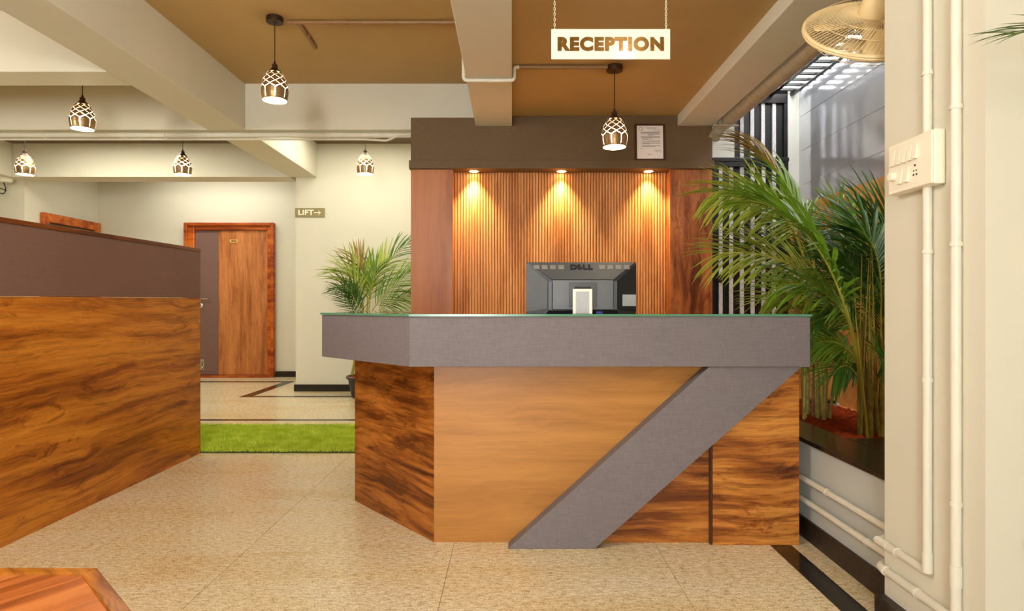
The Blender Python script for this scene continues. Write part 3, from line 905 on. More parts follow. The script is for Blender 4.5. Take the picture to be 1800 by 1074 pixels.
def pendant(px_, py_bottom, Y, zceil, label, group):
    X = (px_ - 900) / F * Y
    zb_ = EYE + (537 - py_bottom) / F * Y
    t_ = thing('pendant_lamp', label, 'pendant lamp', (X, Y, zb_), group)
    global shade_me
    if shade_me is None:
        o = shade_mesh().xform(Matrix.Translation((X, Y, zb_))).build('lamp_shade', [M['shade'], M['shade_in']], t_)
        md = o.modifiers.new('thickness', 'SOLIDIFY'); md.thickness = 0.0014; md.material_offset = 1; md.material_offset_rim = 1
        shade_me = o
    else:
        o = shade_me.copy(); C.objects.link(o); o.parent = t_; o.location = (0, 0, 0)
    MB().lathe([(0.049, 0.192), (0.024, 0.220), (0.020, 0.224), (0.019, 0.246), (0.010, 0.250), (0.006, 0.268), (0.003, 0.270)], (X, Y, zb_), 20).build('shade_cap', M['bronze'], t_, smooth=True)
    MB().tube([(X, Y, zb_ + 0.268), (X, Y, zceil - 0.03)], 0.0032, 6).build('cord', M['cord'], t_)
    MB().lathe([(0.056, -0.001), (0.058, -0.012), (0.056, -0.036), (0.012, -0.038), (0.006, -0.05)], (X, Y, zceil), 24).build('ceiling_rose', M['bronze'], t_, smooth=True)
    MB().lathe([(0.017, 0.19), (0.017, 0.135), (0.012, 0.130)], (X, Y, zb_), 12).build('lamp_holder', M['lamp_white'], t_)
    MB().lathe([(0.010, 0.132), (0.020, 0.112), (0.029, 0.085), (0.026, 0.062), (0.014, 0.050), (0.001, 0.047)], (X, Y, zb_), 12).build('bulb', M['bulb'], t_, smooth=True)
    return t_
G = 'lattice pendant lamps'
pendant(483, 177, 4.30, HC, 'lattice pendant lamp on the brown ceiling by the branching conduit', G)
pendant(1080, 259, 4.34, HR, 'lattice pendant lamp below the reception sign in front of the brown fascia', G)
pendant(145, 227, 4.95, HC, 'lattice pendant lamp high at the left between two white beams', G)
pendant(44, 307, 6.60, HC, 'small far lattice pendant lamp at the left edge over the partition', G)
pendant(321, 307, 6.60, HC, 'small far lattice pendant lamp hanging above the numbered door', G)
pendant(642, 306, 6.60, HC, 'small far lattice pendant lamp by the lift wall near the panel', G)

# bulb on the ceiling in front of the sign (above the frame)
bl = thing('ceiling_bulb', 'bare bulb in a white ceiling holder in front of the reception sign', 'lamp', (0.70, 2.50, HR))
MB().lathe([(0.045, -0.001), (0.045, -0.02), (0.022, -0.03), (0.022, -0.05)], (0.70, 2.50, HR), 16).build('holder', M['lamp_white'], bl)
MB().lathe([(0.012, -0.05), (0.030, -0.08), (0.030, -0.10), (0.016, -0.118), (0.001, -0.121)], (0.70, 2.50, HR), 12).build('bulb', M['bulb_dim'], bl, smooth=True)

# ------------------------------------------------------------------ signs
ysn = 3.2
sp_ = F / ysn
def sX(p): return (p - 900) / sp_
def sZ(p): return EYE - (p - 537) / sp_
sg = thing('reception_sign', 'white hanging sign reading RECEPTION in gold letters on two chains', 'sign', (sX(1073.5), ysn, sZ(104)))
MB().box(sX(969), sX(1178), ysn, ysn + 0.005, sZ(104), sZ(51)).build('board', M['white_acrylic'], sg)
tm = text_mb('RECEPTION', 0.1, 0.002, 0.0062, space=1.16)
wx = max(p.x for p in tm.v) - min(p.x for p in tm.v); wy = max(p.y for p in tm.v) - min(p.y for p in tm.v)
cxm = (max(p.x for p in tm.v) + min(p.x for p in tm.v)) / 2; cym = (max(p.y for p in tm.v) + min(p.y for p in tm.v)) / 2
tm.xform(Matrix.Translation(((sX(980) + sX(1167)) / 2, ysn - 0.002, (sZ(65) + sZ(90)) / 2)) @ FACE_CAM @ Matrix.Diagonal(((sX(1167) - sX(980)) / wx, (sZ(65) - sZ(90)) / wy, 1, 1)) @ Matrix.Translation((-cxm, -cym, 0)))
tm.build('lettering', M['gold'], sg)
for cpx in (975, 1171):
    ch = MB()
    xx = sX(cpx)
    z_ = sZ(57)
    n_ = 0
    while z_ < HR - 0.002:
        rot = n_ % 2
        pts = []
        for q_ in range(13):
            a = 2 * math.pi * q_ / 12
            u, w_ = 0.0045 * math.cos(a), 0.0085 * math.sin(a)
            pts.append((xx + (u if rot else 0), ysn + 0.0025 + (0 if rot else u), z_ + w_))
        ch.tube(pts, 0.0012, 5, cap=False)
        z_ += 0.0135; n_ += 1
    ch.build('chain', M['ivory'], sg)
    MB().lathe([(0.0025, -0.001), (0.0025, 0.0)], (0, 0, 0), 10).xform(Matrix.Translation((xx, ysn - 0.0003, sZ(56.5))) @ Matrix.Rotation(math.pi / 2, 4, 'X')).build('eyelet', M['slot'], sg)

lp = F / YL
lf = thing('lift_sign', 'small olive sign reading LIFT with an arrow at the wall corner', 'sign', ((545 - 900) / lp, YL, 2.13))
def LX(p): return (p - 900) / lp
def LZ(p): return EYE - (p - 537) / lp
MB().box(LX(519), LX(571), YL - 0.010, YL - 0.0005, LZ(382), LZ(366)).build('board', M['olive'], lf, bevel=0.002)
tm = text_mb('LIFT', 0.1, 0.002, 0.002)
wx0 = min(p.x for p in tm.v); wx1 = max(p.x for p in tm.v); wy0 = min(p.y for p in tm.v); wy1 = max(p.y for p in tm.v)
tm.xform(Matrix.Translation(((LX(525) + LX(552)) / 2, YL - 0.012, (LZ(369) + LZ(378)) / 2)) @ FACE_CAM @ Matrix.Diagonal(((LX(552) - LX(525)) / (wx1 - wx0), (LZ(369) - LZ(378)) / (wy1 - wy0), 1, 1)) @ Matrix.Translation((-(wx0 + wx1) / 2, -(wy0 + wy1) / 2, 0)))
tm.build('lettering', M['ivory'], lf)
ar = MB()
za = LZ(374)
ar.box(LX(552.5), LX(563), YL - 0.013, YL - 0.010, za - 0.004, za + 0.004)
for sgn in (1, -1):
    ar.hexa([(LX(564.5), YL - .013, za + sgn * 0.0), (LX(563.5), YL - .013, za + sgn * 0.0), (LX(559.5), YL - .013, za + sgn * 0.020), (LX(560.7), YL - .013, za + sgn * 0.024), (LX(564.5), YL - .010, za), (LX(563.5), YL - .010, za), (LX(559.5), YL - .010, za + sgn * 0.020), (LX(560.7), YL - .010, za + sgn * 0.024)])
ar.build('arrow', M['ivory'], lf)

# ------------------------------------------------------------------ pipes and conduits
def pipe(name, label, runs, r, m, clips=(), group=None, cat='pipe', collars=()):
    t_ = thing(name, label, cat, runs[0][0], group)
    for run in runs:
        MB().tube(arc(run, 0.03), r, 12).build('pipe', M[m], t_, smooth=True)
    for c_, ax in clips:
        c_ = Vector(c_); ax = Vector(ax)
        MB().tube([c_ - ax * 0.006, c_ + ax * 0.006], r * 1.22, 12).build('clip', M[m], t_, smooth=True)
    for c_, ax in collars:
        c_ = Vector(c_); ax = Vector(ax)
        MB().tube([c_ - ax * 0.03, c_ + ax * 0.03], r * 1.14, 12).build('coupling', M[m], t_, smooth=True)
    return t_
yq = 5.63
z1p, z2p = EYE + (537 - 237.5) / F * yq, EYE + (537 - 246) / F * yq
pipe('water_pipe', 'thicker white pipe running level under the beams to the panel', [[(-8.15, yq, z1p), (-0.885, yq, z1p)]], 0.023, 'pvc',
     [(((p - 900) / F * yq, yq, z1p), (1, 0, 0)) for p in (78, 402, 660, 290)], 'level pipes under the beams', collars=[((-3.5, yq, z1p), (1, 0, 0)), ((-1.22, yq, z1p), (1, 0, 0))])
pipe('water_pipe', 'thinner white pipe just below the thicker level pipe under the beams', [[(-8.15, yq - 0.02, z2p), (-1.32, yq - 0.02, z2p), (-1.12, yq - 0.02, z2p - 0.012), (-1.0, yq - 0.02, z1p - 0.0), (-0.90, yq - 0.03, z1p + 0.0)]], 0.0095, 'pvc', (), 'level pipes under the beams')
yc = 4.345
pipe('ceiling_conduit', 'brown painted conduit from the left ceiling pendant with a short branch', [[(-1.56, yc, HC - 0.014), (-0.345, yc, HC - 0.014)], [(-1.485, yc, HC - 0.014), (-1.50, 4.77, HC - 0.014)]], 0.0155, 'pipe_brown',
     [((-1.15, yc, HC - 0.014), (1, 0, 0)), ((-0.5, yc, HC - 0.014), (1, 0, 0)), ((-1.487, 4.55, HC - 0.014), (0, 1, 0))], cat='conduit')
pipe('beam_conduit', 'white conduit wrapping under the middle ceiling beam', [[(-0.335, yc - 0.02, HC - 0.03), (-0.335, yc - 0.02, HB - 0.014), (0.016, yc - 0.02, HB - 0.014), (0.016, yc - 0.02, HR - 0.014), (0.05, yc - 0.02, HR - 0.014)]], 0.0125, 'pvc',
     [((-0.15, yc - 0.02, HB - 0.014), (1, 0, 0))], cat='conduit')
pipe('ceiling_conduit', 'brown painted conduit across the right ceiling to the desk pendant', [[(0.05, yc - 0.02, HR - 0.014), (0.66, yc - 0.02, HR - 0.014)]], 0.0155, 'pipe_brown',
     [((0.20, yc - 0.02, HR - 0.014), (1, 0, 0)), ((0.48, yc - 0.02, HR - 0.014), (1, 0, 0))], cat='conduit')
# pillar conduits
xc = 1.243 - 0.0135
ya_, yb_ = 1.853, 1.734
pipe('wall_conduit', 'white conduit down the pillar into the switch box and out of its bottom', [[(xc, ya_, 3.15), (xc, ya_, 0.262), (xc, 2.10, 0.262), (xc + 0.05, 2.118, 0.268), (1.307, 2.15, 0.274)]], 0.0125, 'pvc',
     [((xc, ya_, 1.737), (0, 0, 1)), ((xc, ya_, 0.83), (0, 0, 1)), ((xc, 2.0, 0.262), (0, 1, 0)), ((xc, ya_, 1.21), (0, 0, 1))], cat='conduit', collars=[((xc, ya_, 0.29), (0, 0, 1)), ((xc, 2.075, 0.262), (0, 1, 0))])
pipe('wall_conduit', 'white conduit down the pillar on the near side of the switch box', [[(xc, yb_, 3.15), (xc, yb_, 0.178), (xc, 2.10, 0.178), (xc + 0.05, 2.118, 0.178), (1.307, 2.15, 0.18)]], 0.0135, 'pvc',
     [((xc, yb_, 1.60), (0, 0, 1)), ((xc, yb_, 1.22), (0, 0, 1)), ((xc, yb_, 0.50), (0, 0, 1)), ((xc, 1.90, 0.178), (0, 1, 0)), ((xc, 2.06, 0.178), (0, 1, 0))], cat='conduit', collars=[((xc, yb_, 0.30), (0, 0, 1))])
pipe('planter_conduit', 'upper white conduit along the low planter wall', [[(1.307, 2.15, 0.274), (1.307, 3.9, 0.274)]], 0.0125, 'pvc', [((1.307, 2.60, 0.274), (0, 1, 0)), ((1.307, 2.16, 0.274), (0, 1, 0))], 'conduits along the planter', 'conduit')
pipe('planter_conduit', 'lower white conduit along the low planter wall', [[(1.307, 2.15, 0.18), (1.307, 3.9, 0.18)]], 0.0125, 'pvc', [((1.307, 2.3, 0.18), (0, 1, 0)), ((1.307, 3.0, 0.18), (0, 1, 0))], 'conduits along the planter', 'conduit')
# big lagged pipe beside the right beam
xd, zd = 1.845, 2.635
dk = thing('drain_pipe', 'thick grey lagged pipe running beside the right ceiling beam', 'pipe', (xd, 5.0, zd))
rr_ = []
ptsd = []
for i in range(60):
    y = 2.6 + i * (5.42 - 2.6) / 59
    ptsd.append((xd, y, zd)); rr_.append(0.060 + 0.0012 * math.sin(i * 2.4))
MB().tube(ptsd, rr_, 16).build('pipe', M['duct'], dk, smooth=True)
for y in (5.30, 3.60):
    br = MB().box(1.70, 1.92, y - 0.012, y + 0.012, zd - 0.066, zd - 0.054).box(1.756, 1.766, y - 0.006, y + 0.006, zd - 0.054, zd + 0.12)
    br.tube([(xd + 0.058 * math.cos(a), y, zd + 0.058 * math.sin(a)) for a in [2 * math.pi * q / 16 for q in range(17)]], 0.006, 6, cap=False)
    br.build('bracket', M['duct'], dk)
MB().tube(arc([(xd, 5.42, zd), (xd, 5.46, zd), (1.775, 5.47, zd - 0.10), (1.765, 5.46, zd - 0.12)], 0.05), 0.05, 14).build('elbow', M['duct'], dk, smooth=True)

# ------------------------------------------------------------------ switch box
xsb = 1.2035
sw = thing('switch_box', 'ivory switch box with rocker switches on the pillar', 'switch box', (1.24, 1.9, 1.48))
yn, yfar = 1.792, 2.003
zb1, zt1 = 1.400, 1.558
MB().hexa([(xsb + .006, yn, zb1), (1.2425, yn, zb1), (1.2425, yfar, zb1), (xsb + .006, yfar, zb1), (xsb + .006, yn, zt1), (1.2425, yn, zt1), (1.2425, yfar, zt1), (xsb + .006, yfar, zt1)]).build('box', M['plastic'], sw, bevel=0.004)
pl_ = MB().box(xsb, xsb + 0.0055, yn + 0.002, yfar - 0.002, zb1 + 0.002, zt1 - 0.002).build('face_plate', M['plastic'], sw, bevel=0.003)
def rocker(y, z, hh=0.030):
    hw_ = 0.0085
    MB().hexa([(xsb - 0.0005, y - hw_, z - hh), (xsb - 0.010, y - hw_, z - hh), (xsb - 0.010, y + hw_, z - hh), (xsb - 0.0005, y + hw_, z - hh), (xsb - 0.0005, y - hw_, z + hh), (xsb - 0.001, y - hw_, z + hh), (xsb - 0.001, y + hw_, z + hh), (xsb - 0.0005, y + hw_, z + hh)]).build('rocker', M['plastic'], sw)
yy = [1.865, 1.892, 1.919, 1.946, 1.973]
for y in yy:
    rocker(y, 1.512, 0.024)
rocker(1.905, 1.45, 0.024)
rocker(1.938, 1.45, 0.024)
MB().lathe([(0.014, 0), (0.012, 0.016), (0.001, 0.017)], (0, 0, 0), 14).xform(Matrix.Translation((xsb, 1.972, 1.455)) @ Matrix.Rotation(-math.pi / 2, 4, 'Y')).build('regulator_knob', M['plastic'], sw, smooth=True)
ho = MB()
for dy, dz, rr2 in ((0, 0.014, .0032), (0.006, -0.002, .0022), (-0.006, -0.002, .0022), (0.007, -0.014, .003), (-0.007, -0.014, .003)):
    ho.lathe([(rr2, 0), (rr2, 0.0015)], (0, 0, 0), 10).xform(Matrix.Identity(4))
    for p in ho.v[-20:]:
        p.x, p.y, p.z = xsb - 0.0012 + p.z, 1.868 + dy + p.x, 1.455 + dz + p.y
ho.build('socket_hole', M['slot'], sw)
MB().box(xsb - 0.0008, xsb, 1.845, 1.995, 1.5435, 1.546).box(xsb - 0.0008, xsb, 1.845, 1.995, 1.414, 1.4165).build('cover_seam', M['plastic'], sw)

# ------------------------------------------------------------------ wall fan
nb = Vector((-0.131, -0.709, 0.694)).normalized()      # points to the motor side
fc = P(1533, 50, 2.36)
fan = thing('wall_fan', 'cream wall fan with a round wire guard beside the pillar top', 'fan', fc)
zax = nb
xax = zax.orthogonal().normalized(); yax = zax.cross(xax)
FM = Matrix.Translation(fc) @ Matrix((xax, yax, zax)).transposed().to_4x4()
RF = 0.236
b = MB().tube([(RF * math.cos(a), RF * math.sin(a), 0) for a in [2 * math.pi * q / 64 for q in range(65)]], 0.008, 8, cap=False)
b.tube([(RF * math.cos(a), RF * math.sin(a), -0.008) for a in [2 * math.pi * q / 64 for q in range(65)]], 0.008, 8, cap=False)
b.xform(FM).build('guard_rim', M['fan'], fan, smooth=True)
for side, nm in ((1, 'rear_guard'), (-1, 'front_guard')):
    g_ = MB()
    dep = 0.055 if side == 1 else 0.075
    for q_ in range(84):
        a0 = 2 * math.pi * q_ / 84
        pts = []
        for s_ in range(7):
            t_ = s_ / 6
            r_ = RF - (RF - 0.055) * t_
            z_ = side * dep * (1 - (1 - t_) ** 2.6)
            an = a0 + 0.35 * t_ * side
            pts.append((r_ * math.cos(an), r_ * math.sin(an), z_))
        g_.tube(pts, 0.0013, 4, cap=False)
    for rr3, zf in ((0.055, 1.0), (0.13, 0.93), (0.19, .72)):
        g_.tube([(rr3 * math.cos(a), rr3 * math.sin(a), side * dep * zf * (0.98)) for a in [2 * math.pi * q / 40 for q in range(41)]], 0.0014, 5, cap=False)
    g_.xform(FM).build(nm, M['fan'], fan)
MB().lathe([(0.001, -0.078), (0.05, -0.076), (0.056, -0.072), (0.052, -0.068)], (0, 0, 0), 28).xform(FM).build('badge_disc', M['fan'], fan, smooth=True)
for kk in range(3):
    bl_ = MB()
    nR, nT = 7, 5
    vs_ = []
    for i in range(nR + 1):
        t_ = i / nR
        r_ = 0.03 + 0.175 * t_
        w_ = 0.35 + 0.75 * math.sin(math.pi * min(1, t_ * 0.55 + 0.25)) * 0.9
        for j in range(nT + 1):
            u_ = j / nT - 0.5
            an = kk * 2 * math.pi / 3 + u_ * w_ * (1.25 - 0.25 * t_) + 0.25 * t_ + 0.5
            vs_.append((r_ * math.cos(an), r_ * math.sin(an), -0.005 + 0.05 * u_ * (1 - 0.3 * t_)))
    fs_ = [(i * (nT + 1) + j, (i + 1) * (nT + 1) + j, (i + 1) * (nT + 1) + j + 1, i * (nT + 1) + j + 1) for i in range(nR) for j in range(nT)]
    bl_.add(vs_, fs_)
    o = bl_.xform(FM).build('blade', M['fan'], fan, smooth=True)
    md = o.modifiers.new('thickness', 'SOLIDIFY'); md.thickness = 0.002
MB().lathe([(0.001, -0.03), (0.03, -0.03), (0.034, 0.02), (0.001, 0.022)], (0, 0, 0), 20).xform(FM).build('hub', M['fan'], fan, smooth=True)
MB().lathe([(0.058, 0.052), (0.062, 0.060), (0.056, 0.10), (0.048, 0.14), (0.030, 0.162), (0.001, 0.168)], (0, 0, 0), 24).xform(FM).build('motor_housing', M['fan'], fan, smooth=True)
mpnt = FM @ Vector((0, 0, 0.12))
MB().tube(arc([mpnt, mpnt + Vector((0.12, -0.02, 0.02)), (mpnt.x + 0.17, 2.10, mpnt.z + 0.01), (mpnt.x + 0.17, 2.088, mpnt.z + 0.01)], 0.04), 0.02, 10).build('wall_arm', M['fan'], fan, smooth=True)
MB().box(mpnt.x + 0.12, mpnt.x + 0.22, 2.088, 2.10, mpnt.z - 0.07, mpnt.z + 0.09).build('wall_bracket', M['fan'], fan, bevel=0.004)
MB().tube(arc([mpnt + Vector((0.03, -0.06, -0.01)), (1.42, 2.15, mpnt.z - 0.16), (1.38, 2.093, mpnt.z - 0.05), (1.38, 2.093, mpnt.z + 0.4)], 0.05), 0.004, 6).build('flex', M['pvc'], fan, smooth=True)

# ------------------------------------------------------------------ gate and skylight
gp = 1100 / 5.5
def GX(p): return (p - 900) / gp
def GZ(p): return EYE - (p - 537) / gp
gate = thing('steel_gate', 'black sheet steel gate with upright silver bars behind the palm', 'gate', (2.09, 5.5, 0))
box('sheet', M['black'], 1.757, 2.424, 5.53, 5.545, 0.02, 2.272, gate)
box('top_rail', M['black'], 1.757, 2.424, 5.485, 5.53, 2.268, 2.31, gate, 0.003)
box('bottom_rail', M['black'], 1.757, 2.424, 5.485, 5.53, 0.02, 0.08, gate, 0.003)
box('stile', M['black'], 1.757, 1.79, 5.485, 5.53, 0.08, 2.268, gate, 0.003)
box('stile', M['black'], 2.38, 2.424, 5.485, 5.53, 0.08, 2.268, gate, 0.003)
for p in (1268, 1286.5, 1305.5, 1324.5, 1343.5, 1362):
    box('bar', M['silver'], GX(p) - 0.016, GX(p) + 0.016, 5.512, 5.53, 0.08, 2.268, gate, 0.001)
lt = MB().box(1.757, 1.84, 5.470, 5.485, GZ(488), GZ(483)).box(1.80, 1.90, 5.462, 5.472, GZ(487), GZ(484))
lt.tube([(1.86, 5.467, GZ(485)), (1.86, 5.45, GZ(490))], 0.012, 8)
lt.box(1.80, 1.83, 5.455, 5.475, GZ(497), GZ(486))
lt.build('latch', M['black'], gate)
fg = thing('fixed_grille', 'black overdoor panel with upright silver bars above the gate', 'grille', (2.2, 5.5, 2.345))
box('sheet', M['black'], 1.956, 2.424, 5.53, 5.545, 2.345, 2.865, fg)
box('top_rail', M['black'], 1.956, 2.424, 5.50, 5.53, 2.83, 2.865, fg, 0.003)
box('head_beam', M['black'], 1.757, XW - 0.001, 5.502, 5.60, 2.866, 2.955, fg)
box('lintel', M['black'], 1.757, 2.424, 5.47, 5.53, 2.311, 2.344, fg, 0.003)
box('stile', M['black'], 1.956, 1.98, 5.505, 5.53, 2.345, 2.83, fg)
box('stile', M['black'], 2.395, 2.424, 5.505, 5.53, 2.345, 2.83, fg)
for p in (1305, 1323.5, 1342.5, 1362):
    box('bar', M['silver'], GX(p) - 0.016, GX(p) + 0.016, 5.512, 5.53, 2.345, 2.83, fg, 0.001)
sk = thing('skylight_grille', 'black steel grille roof over the planter open to the white sky', 'grille', (2.15, 4.2, 2.91))
struct(box('planter_sky_shield', M['white_cool'], 1.753, 2.14, 2.087, 5.62, 2.96, 3.1))  # hidden slab added to cut the sky's reflection in the wall boards
for x in (2.12, 2.28, 2.46):
    box('long_bar', M['black'], x - 0.017, x + 0.017, 2.1, 5.498, 2.895, 2.925, sk)
y = 5.47
while y > 2.2:
    box('cross_bar', M['black'], 2.1, XW - 0.001, y - 0.014, y + 0.014, 2.926, 2.946, sk)
    y -= 0.127

# ------------------------------------------------------------------ planter
pw = struct(box('wall_planter', M['planter_white'], 1.33, 1.50, 2.088, 4.90, 0, 0.432))
box('end_wall', M['planter_white'], 1.50, XW - 0.013, 2.088, 2.80, 0, 0.432, pw)
box('far_wall', M['planter_white'], 1.50, XW - 0.013, 4.80, 4.90, 0, 0.30, pw)
box('coping_slab', M['black_granite'], 1.31, 1.507, 2.088, 3.25, 0.4325, 0.452, pw, 0.003)
box('coping_slab', M['black_granite'], 1.31, 1.507, 3.252, 4.90, 0.4325, 0.452, pw, 0.003)
box('coping_slab', M['black_granite'], 1.508, XW - 0.013, 2.088, 2.82, 0.4325, 0.452, pw, 0.003)
box('coping_slab', M['black_granite'], 1.508, XW - 0.055, 4.78, 4.90, 0.302, 0.322, pw, 0.003)
struct(MB().box(1.316, 1.33, 2.088, 4.90, 0, 0.092).build('baseboard_planter', M['black_stone'], bevel=0.003))
ml = MB()
nx_, ny_ = 80, 150
for i in range(nx_ + 1):
    for j in range(ny_ + 1):
        x = 1.5075 + (XW - 0.056 - 1.5075) * i / nx_
        y = 2.825 + (4.775 - 2.825) * j / ny_
        t_ = (x - 1.5) / 1.0
        z = 0.44 - 0.12 * t_ - 0.05 * (y - 2.8) / 2 
        q_ = Vector((x * 7, y * 7, 0.3))
        z += 0.030 * noise.fractal(q_, 1.0, 2.0, 4) + 0.022 * abs(noise.noise(q_ * 2.6)) + 0.010 * noise.noise(q_ * 7)
        z = min(z, 0.452 + 0.25 * max(0, min(x - 1.51, y - 2.83)))
        ml.v.append(Vector((x, y, z)))
for i in range(nx_):
    for j in range(ny_):
        a = i * (ny_ + 1) + j
        ml.f.append((a, a + ny_ + 1, a + ny_ + 2, a + 1)); ml.mi.append(0)
mo_ = ml.build('mulch', M['soil_red'], None, smooth=True, origin=(2.0, 3.8, 0.3))
mo_['kind'] = 'stuff'; mo_['label'] = 'red-brown coir mulch filling the planter'; mo_['category'] = 'mulch'

# ------------------------------------------------------------------ palms
def leaf_mesh(name, m, droop, width):
    vs = []; fs = []
    st = 6
    for i in range(st + 1):
        t_ = i / st
        w_ = width * (math.sin(math.pi * (0.12 + 0.88 * t_)) ** 0.7) * 0.5 if t_ < 1 else 0.0005
        z = -droop * t_ * t_
        vs += [(-w_, t_, z + w_ * 0.5), (0, t_, z), (w_, t_, z + w_ * 0.5)]
    for i in range(st):
        a = i * 3
        fs += [(a, a + 1, a + 4, a + 3), (a + 1, a + 2, a + 5, a + 4)]
    me = bpy.data.meshes.new(name)
    me.from_pydata(vs, [], fs)
    me.materials.append(m)
    me.polygons.foreach_set('use_smooth', [True] * len(fs))
    return me
LEAF = {}
for key in ('leaf', 'leaf_y', 'leaf_d', 'leaf_b'):
    LEAF[key] = [leaf_mesh('leaflet', M[key], d, w) for d, w in ((0.10, 0.055), (0.28, 0.062), (0.45, 0.052))]

def bez(p, t):
    a, b, c, d = p
    return a * (1 - t) ** 3 + b * 3 * t * (1 - t) ** 2 + c * 3 * t * t * (1 - t) + d * t ** 3

def frond(plant, pts, n=26, L=0.30, t0=0.35, mat='leaf', up=(0, -0.35, 1), spread=62, lift=0.25, droop=1, r0=0.007, separate=True, jit=0.12, tipmat=None, rng=None):
    """a pinnate leaf: stalk along a bezier, two rows of leaflets"""
    rg = rng or random
    pts = [Vector(p) for p in pts]
    path = [bez(pts, i / 18) for i in range(19)]
    fr_ = MB().tube(path, [r0 * (1 - 0.8 * i / 18) for i in range(19)], 6).build('frond', M['rachis'], plant, smooth=True)
    n = int(n * 1.3)
    up = Vector(up).normalized()
    joined = MB()
    for i in range(n):
        t_ = t0 + (1 - t0) * (i + 0.5) / n
        p = bez(pts, t_)
        T = (bez(pts, min(1, t_ + 0.01)) - bez(pts, t_ - 0.01)).normalized()
        S = T.cross(up).normalized()
        Nn = S.cross(T).normalized()
        s_ = (i + 0.5) / n
        for side in (1, -1):
            al = math.radians(spread * (1 - 0.62 * s_) + rg.uniform(-6, 6))
            D = (T * math.cos(al) + S * side * math.sin(al) + Nn * (lift + rg.uniform(-jit, jit))).normalized()
            le = L * (0.45 + 0.75 * math.sin(math.pi * (0.12 + 0.80 * s_))) * rg.uniform(0.88, 1.08)
            Z = (Vector((0, 0, 1)) + Nn * 0.6)
            Z = (Z - D * Z.dot(D))
            Z = Z.normalized() if Z.length > 1e-4 else Nn
            Xa = D.cross(Z)
            R3 = Matrix((Xa, D, Z)).transposed().to_4x4()
            mk = tipmat if (tipmat and s_ > 0.55) else mat
            me = LEAF[mk][min(2, max(0, droop + rg.choice((-1, 0, 0, 1)) if droop else rg.choice((0, 0, 1))))]
            if separate:
                o = bpy.data.objects.new('leaflet', me)
                C.objects.link(o)
                o.parent = fr_
                o.matrix_basis = Matrix.Translation(p - wloc(plant)) @ R3 @ Matrix.Scale(le, 4)
            else:
                mt = Matrix.Translation(p) @ R3 @ Matrix.Scale(le, 4)
                joined.add([mt @ v_.co for v_ in me.vertices], [tuple(q_.vertices) for q_ in me.polygons])
    if not separate:
        jo = joined.build('leaflets', M[mat], fr_, smooth=True)
        jo['kind'] = 'stuff'
    return fr_

def cane(plant, pts, r, m='cane'):
    pts = [Vector(p) for p in pts]
    path = [bez(pts, i / 20) for i in range(21)]
    rs = [0.8 * r * (1.15 - 0.95 * i / 20) * (1.12 if i % 4 == 0 else 1.0) for i in range(21)]
    return MB().tube(path, rs, 8).build('cane', M[m], plant, smooth=True)

rng = random.Random(11)
# palm A : the clump further back
bA = Vector((1.775, 3.65, 0.40))
palmA = thing('areca_palm', 'areca palm clump at the far end of the planter next to the desk', 'palm', bA, 'planter palms')
def Q(*l): return [P(*q_) for q_ in l]
def canes(plant, lst):
    for (x0_, y0_, x1_, y1_, Ya, r, m) in lst:
        a = P(x0_, y0_, Ya); d_ = P(x1_, y1_, Ya)
        a.z = 0.33
        cane(plant, [a, a * 0.7 + d_ * 0.3 + Vector((0, 0, 0.02)), a * 0.3 + d_ * 0.7, d_], r, m)
canes(palmA, [(1419, 730, 1421, 560, 3.66, .016, 'cane'), (1428, 735, 1432, 575, 3.60, .013, 'cane_b'), (1437, 738, 1438, 540, 3.62, .015, 'cane'),
              (1447, 738, 1456, 560, 3.58, .018, 'cane'), (1456, 735, 1475, 590, 3.62, .012, 'cane'), (1413, 722, 1408, 600, 3.7, .012, 'cane_b'), (1442, 732, 1448, 600, 3.70, .011, 'cane')])
# palm B : the clump nearer the pillar
bB = Vector((1.77, 3.09, 0.40))
palmB = thing('areca_palm', 'areca palm clump in the planter next to the pillar', 'palm', bB, 'planter palms')
canes(palmB, [(1520, 768, 1519, 560, 3.10, .019, 'cane_b'), (1531, 770, 1528, 500, 3.06, .015, 'cane'), (1543, 768, 1552, 600, 3.12, .016, 'cane_b'), (1552, 765, 1548, 540, 3.05, .014, 'cane'),
              (1511, 752, 1507, 590, 3.2, .012, 'cane'), (1526, 760, 1548, 560, 3.2, .012, 'cane'), (1538, 764, 1540, 520, 3.25, .014, 'cane_b')])

for plant_, xa, n_ in ((palmA, (1412, 1462), 9), (palmB, (1508, 1553), 12)):
    for i_ in range(n_):
        x_ = rng.uniform(*xa); Ya = (3.62 if plant_ is palmA else 3.12) + rng.uniform(-.12, .15)
        a = P(x_, 740, Ya); a.z = 0.36
        d_ = P(x_ + rng.uniform(-25, 25), rng.uniform(430, 560), Ya + rng.uniform(-.1, .1))
        cane(plant_, [a, a * 0.7 + d_ * 0.3 + Vector((0, 0, 0.03)), a * 0.35 + d_ * 0.65, d_], rng.uniform(.006, .010), rng.choice(('cane', 'rachis', 'cane')))
# big arching frond with the yellow stalk
frond(palmB, Q((1517, 700, 3.1), (1498, 540, 3.0), (1462, 400, 2.95), (1330, 352, 3.1)), n=34, L=0.40, t0=0.36, mat='leaf', up=(0.5, -0.3, 0.8), spread=66, lift=0.12, r0=.011, rng=rng)
# tall one to the upper left
frond(palmA, Q((1446, 600, 3.62), (1440, 450, 3.6), (1405, 310, 3.6), (1312, 250, 3.7)), n=26, L=0.34, t0=0.42, mat='leaf', up=(0.35, -0.5, 0.7), spread=50, lift=0.1, droop=2, r0=.010, tipmat='leaf_b', rng=rng)
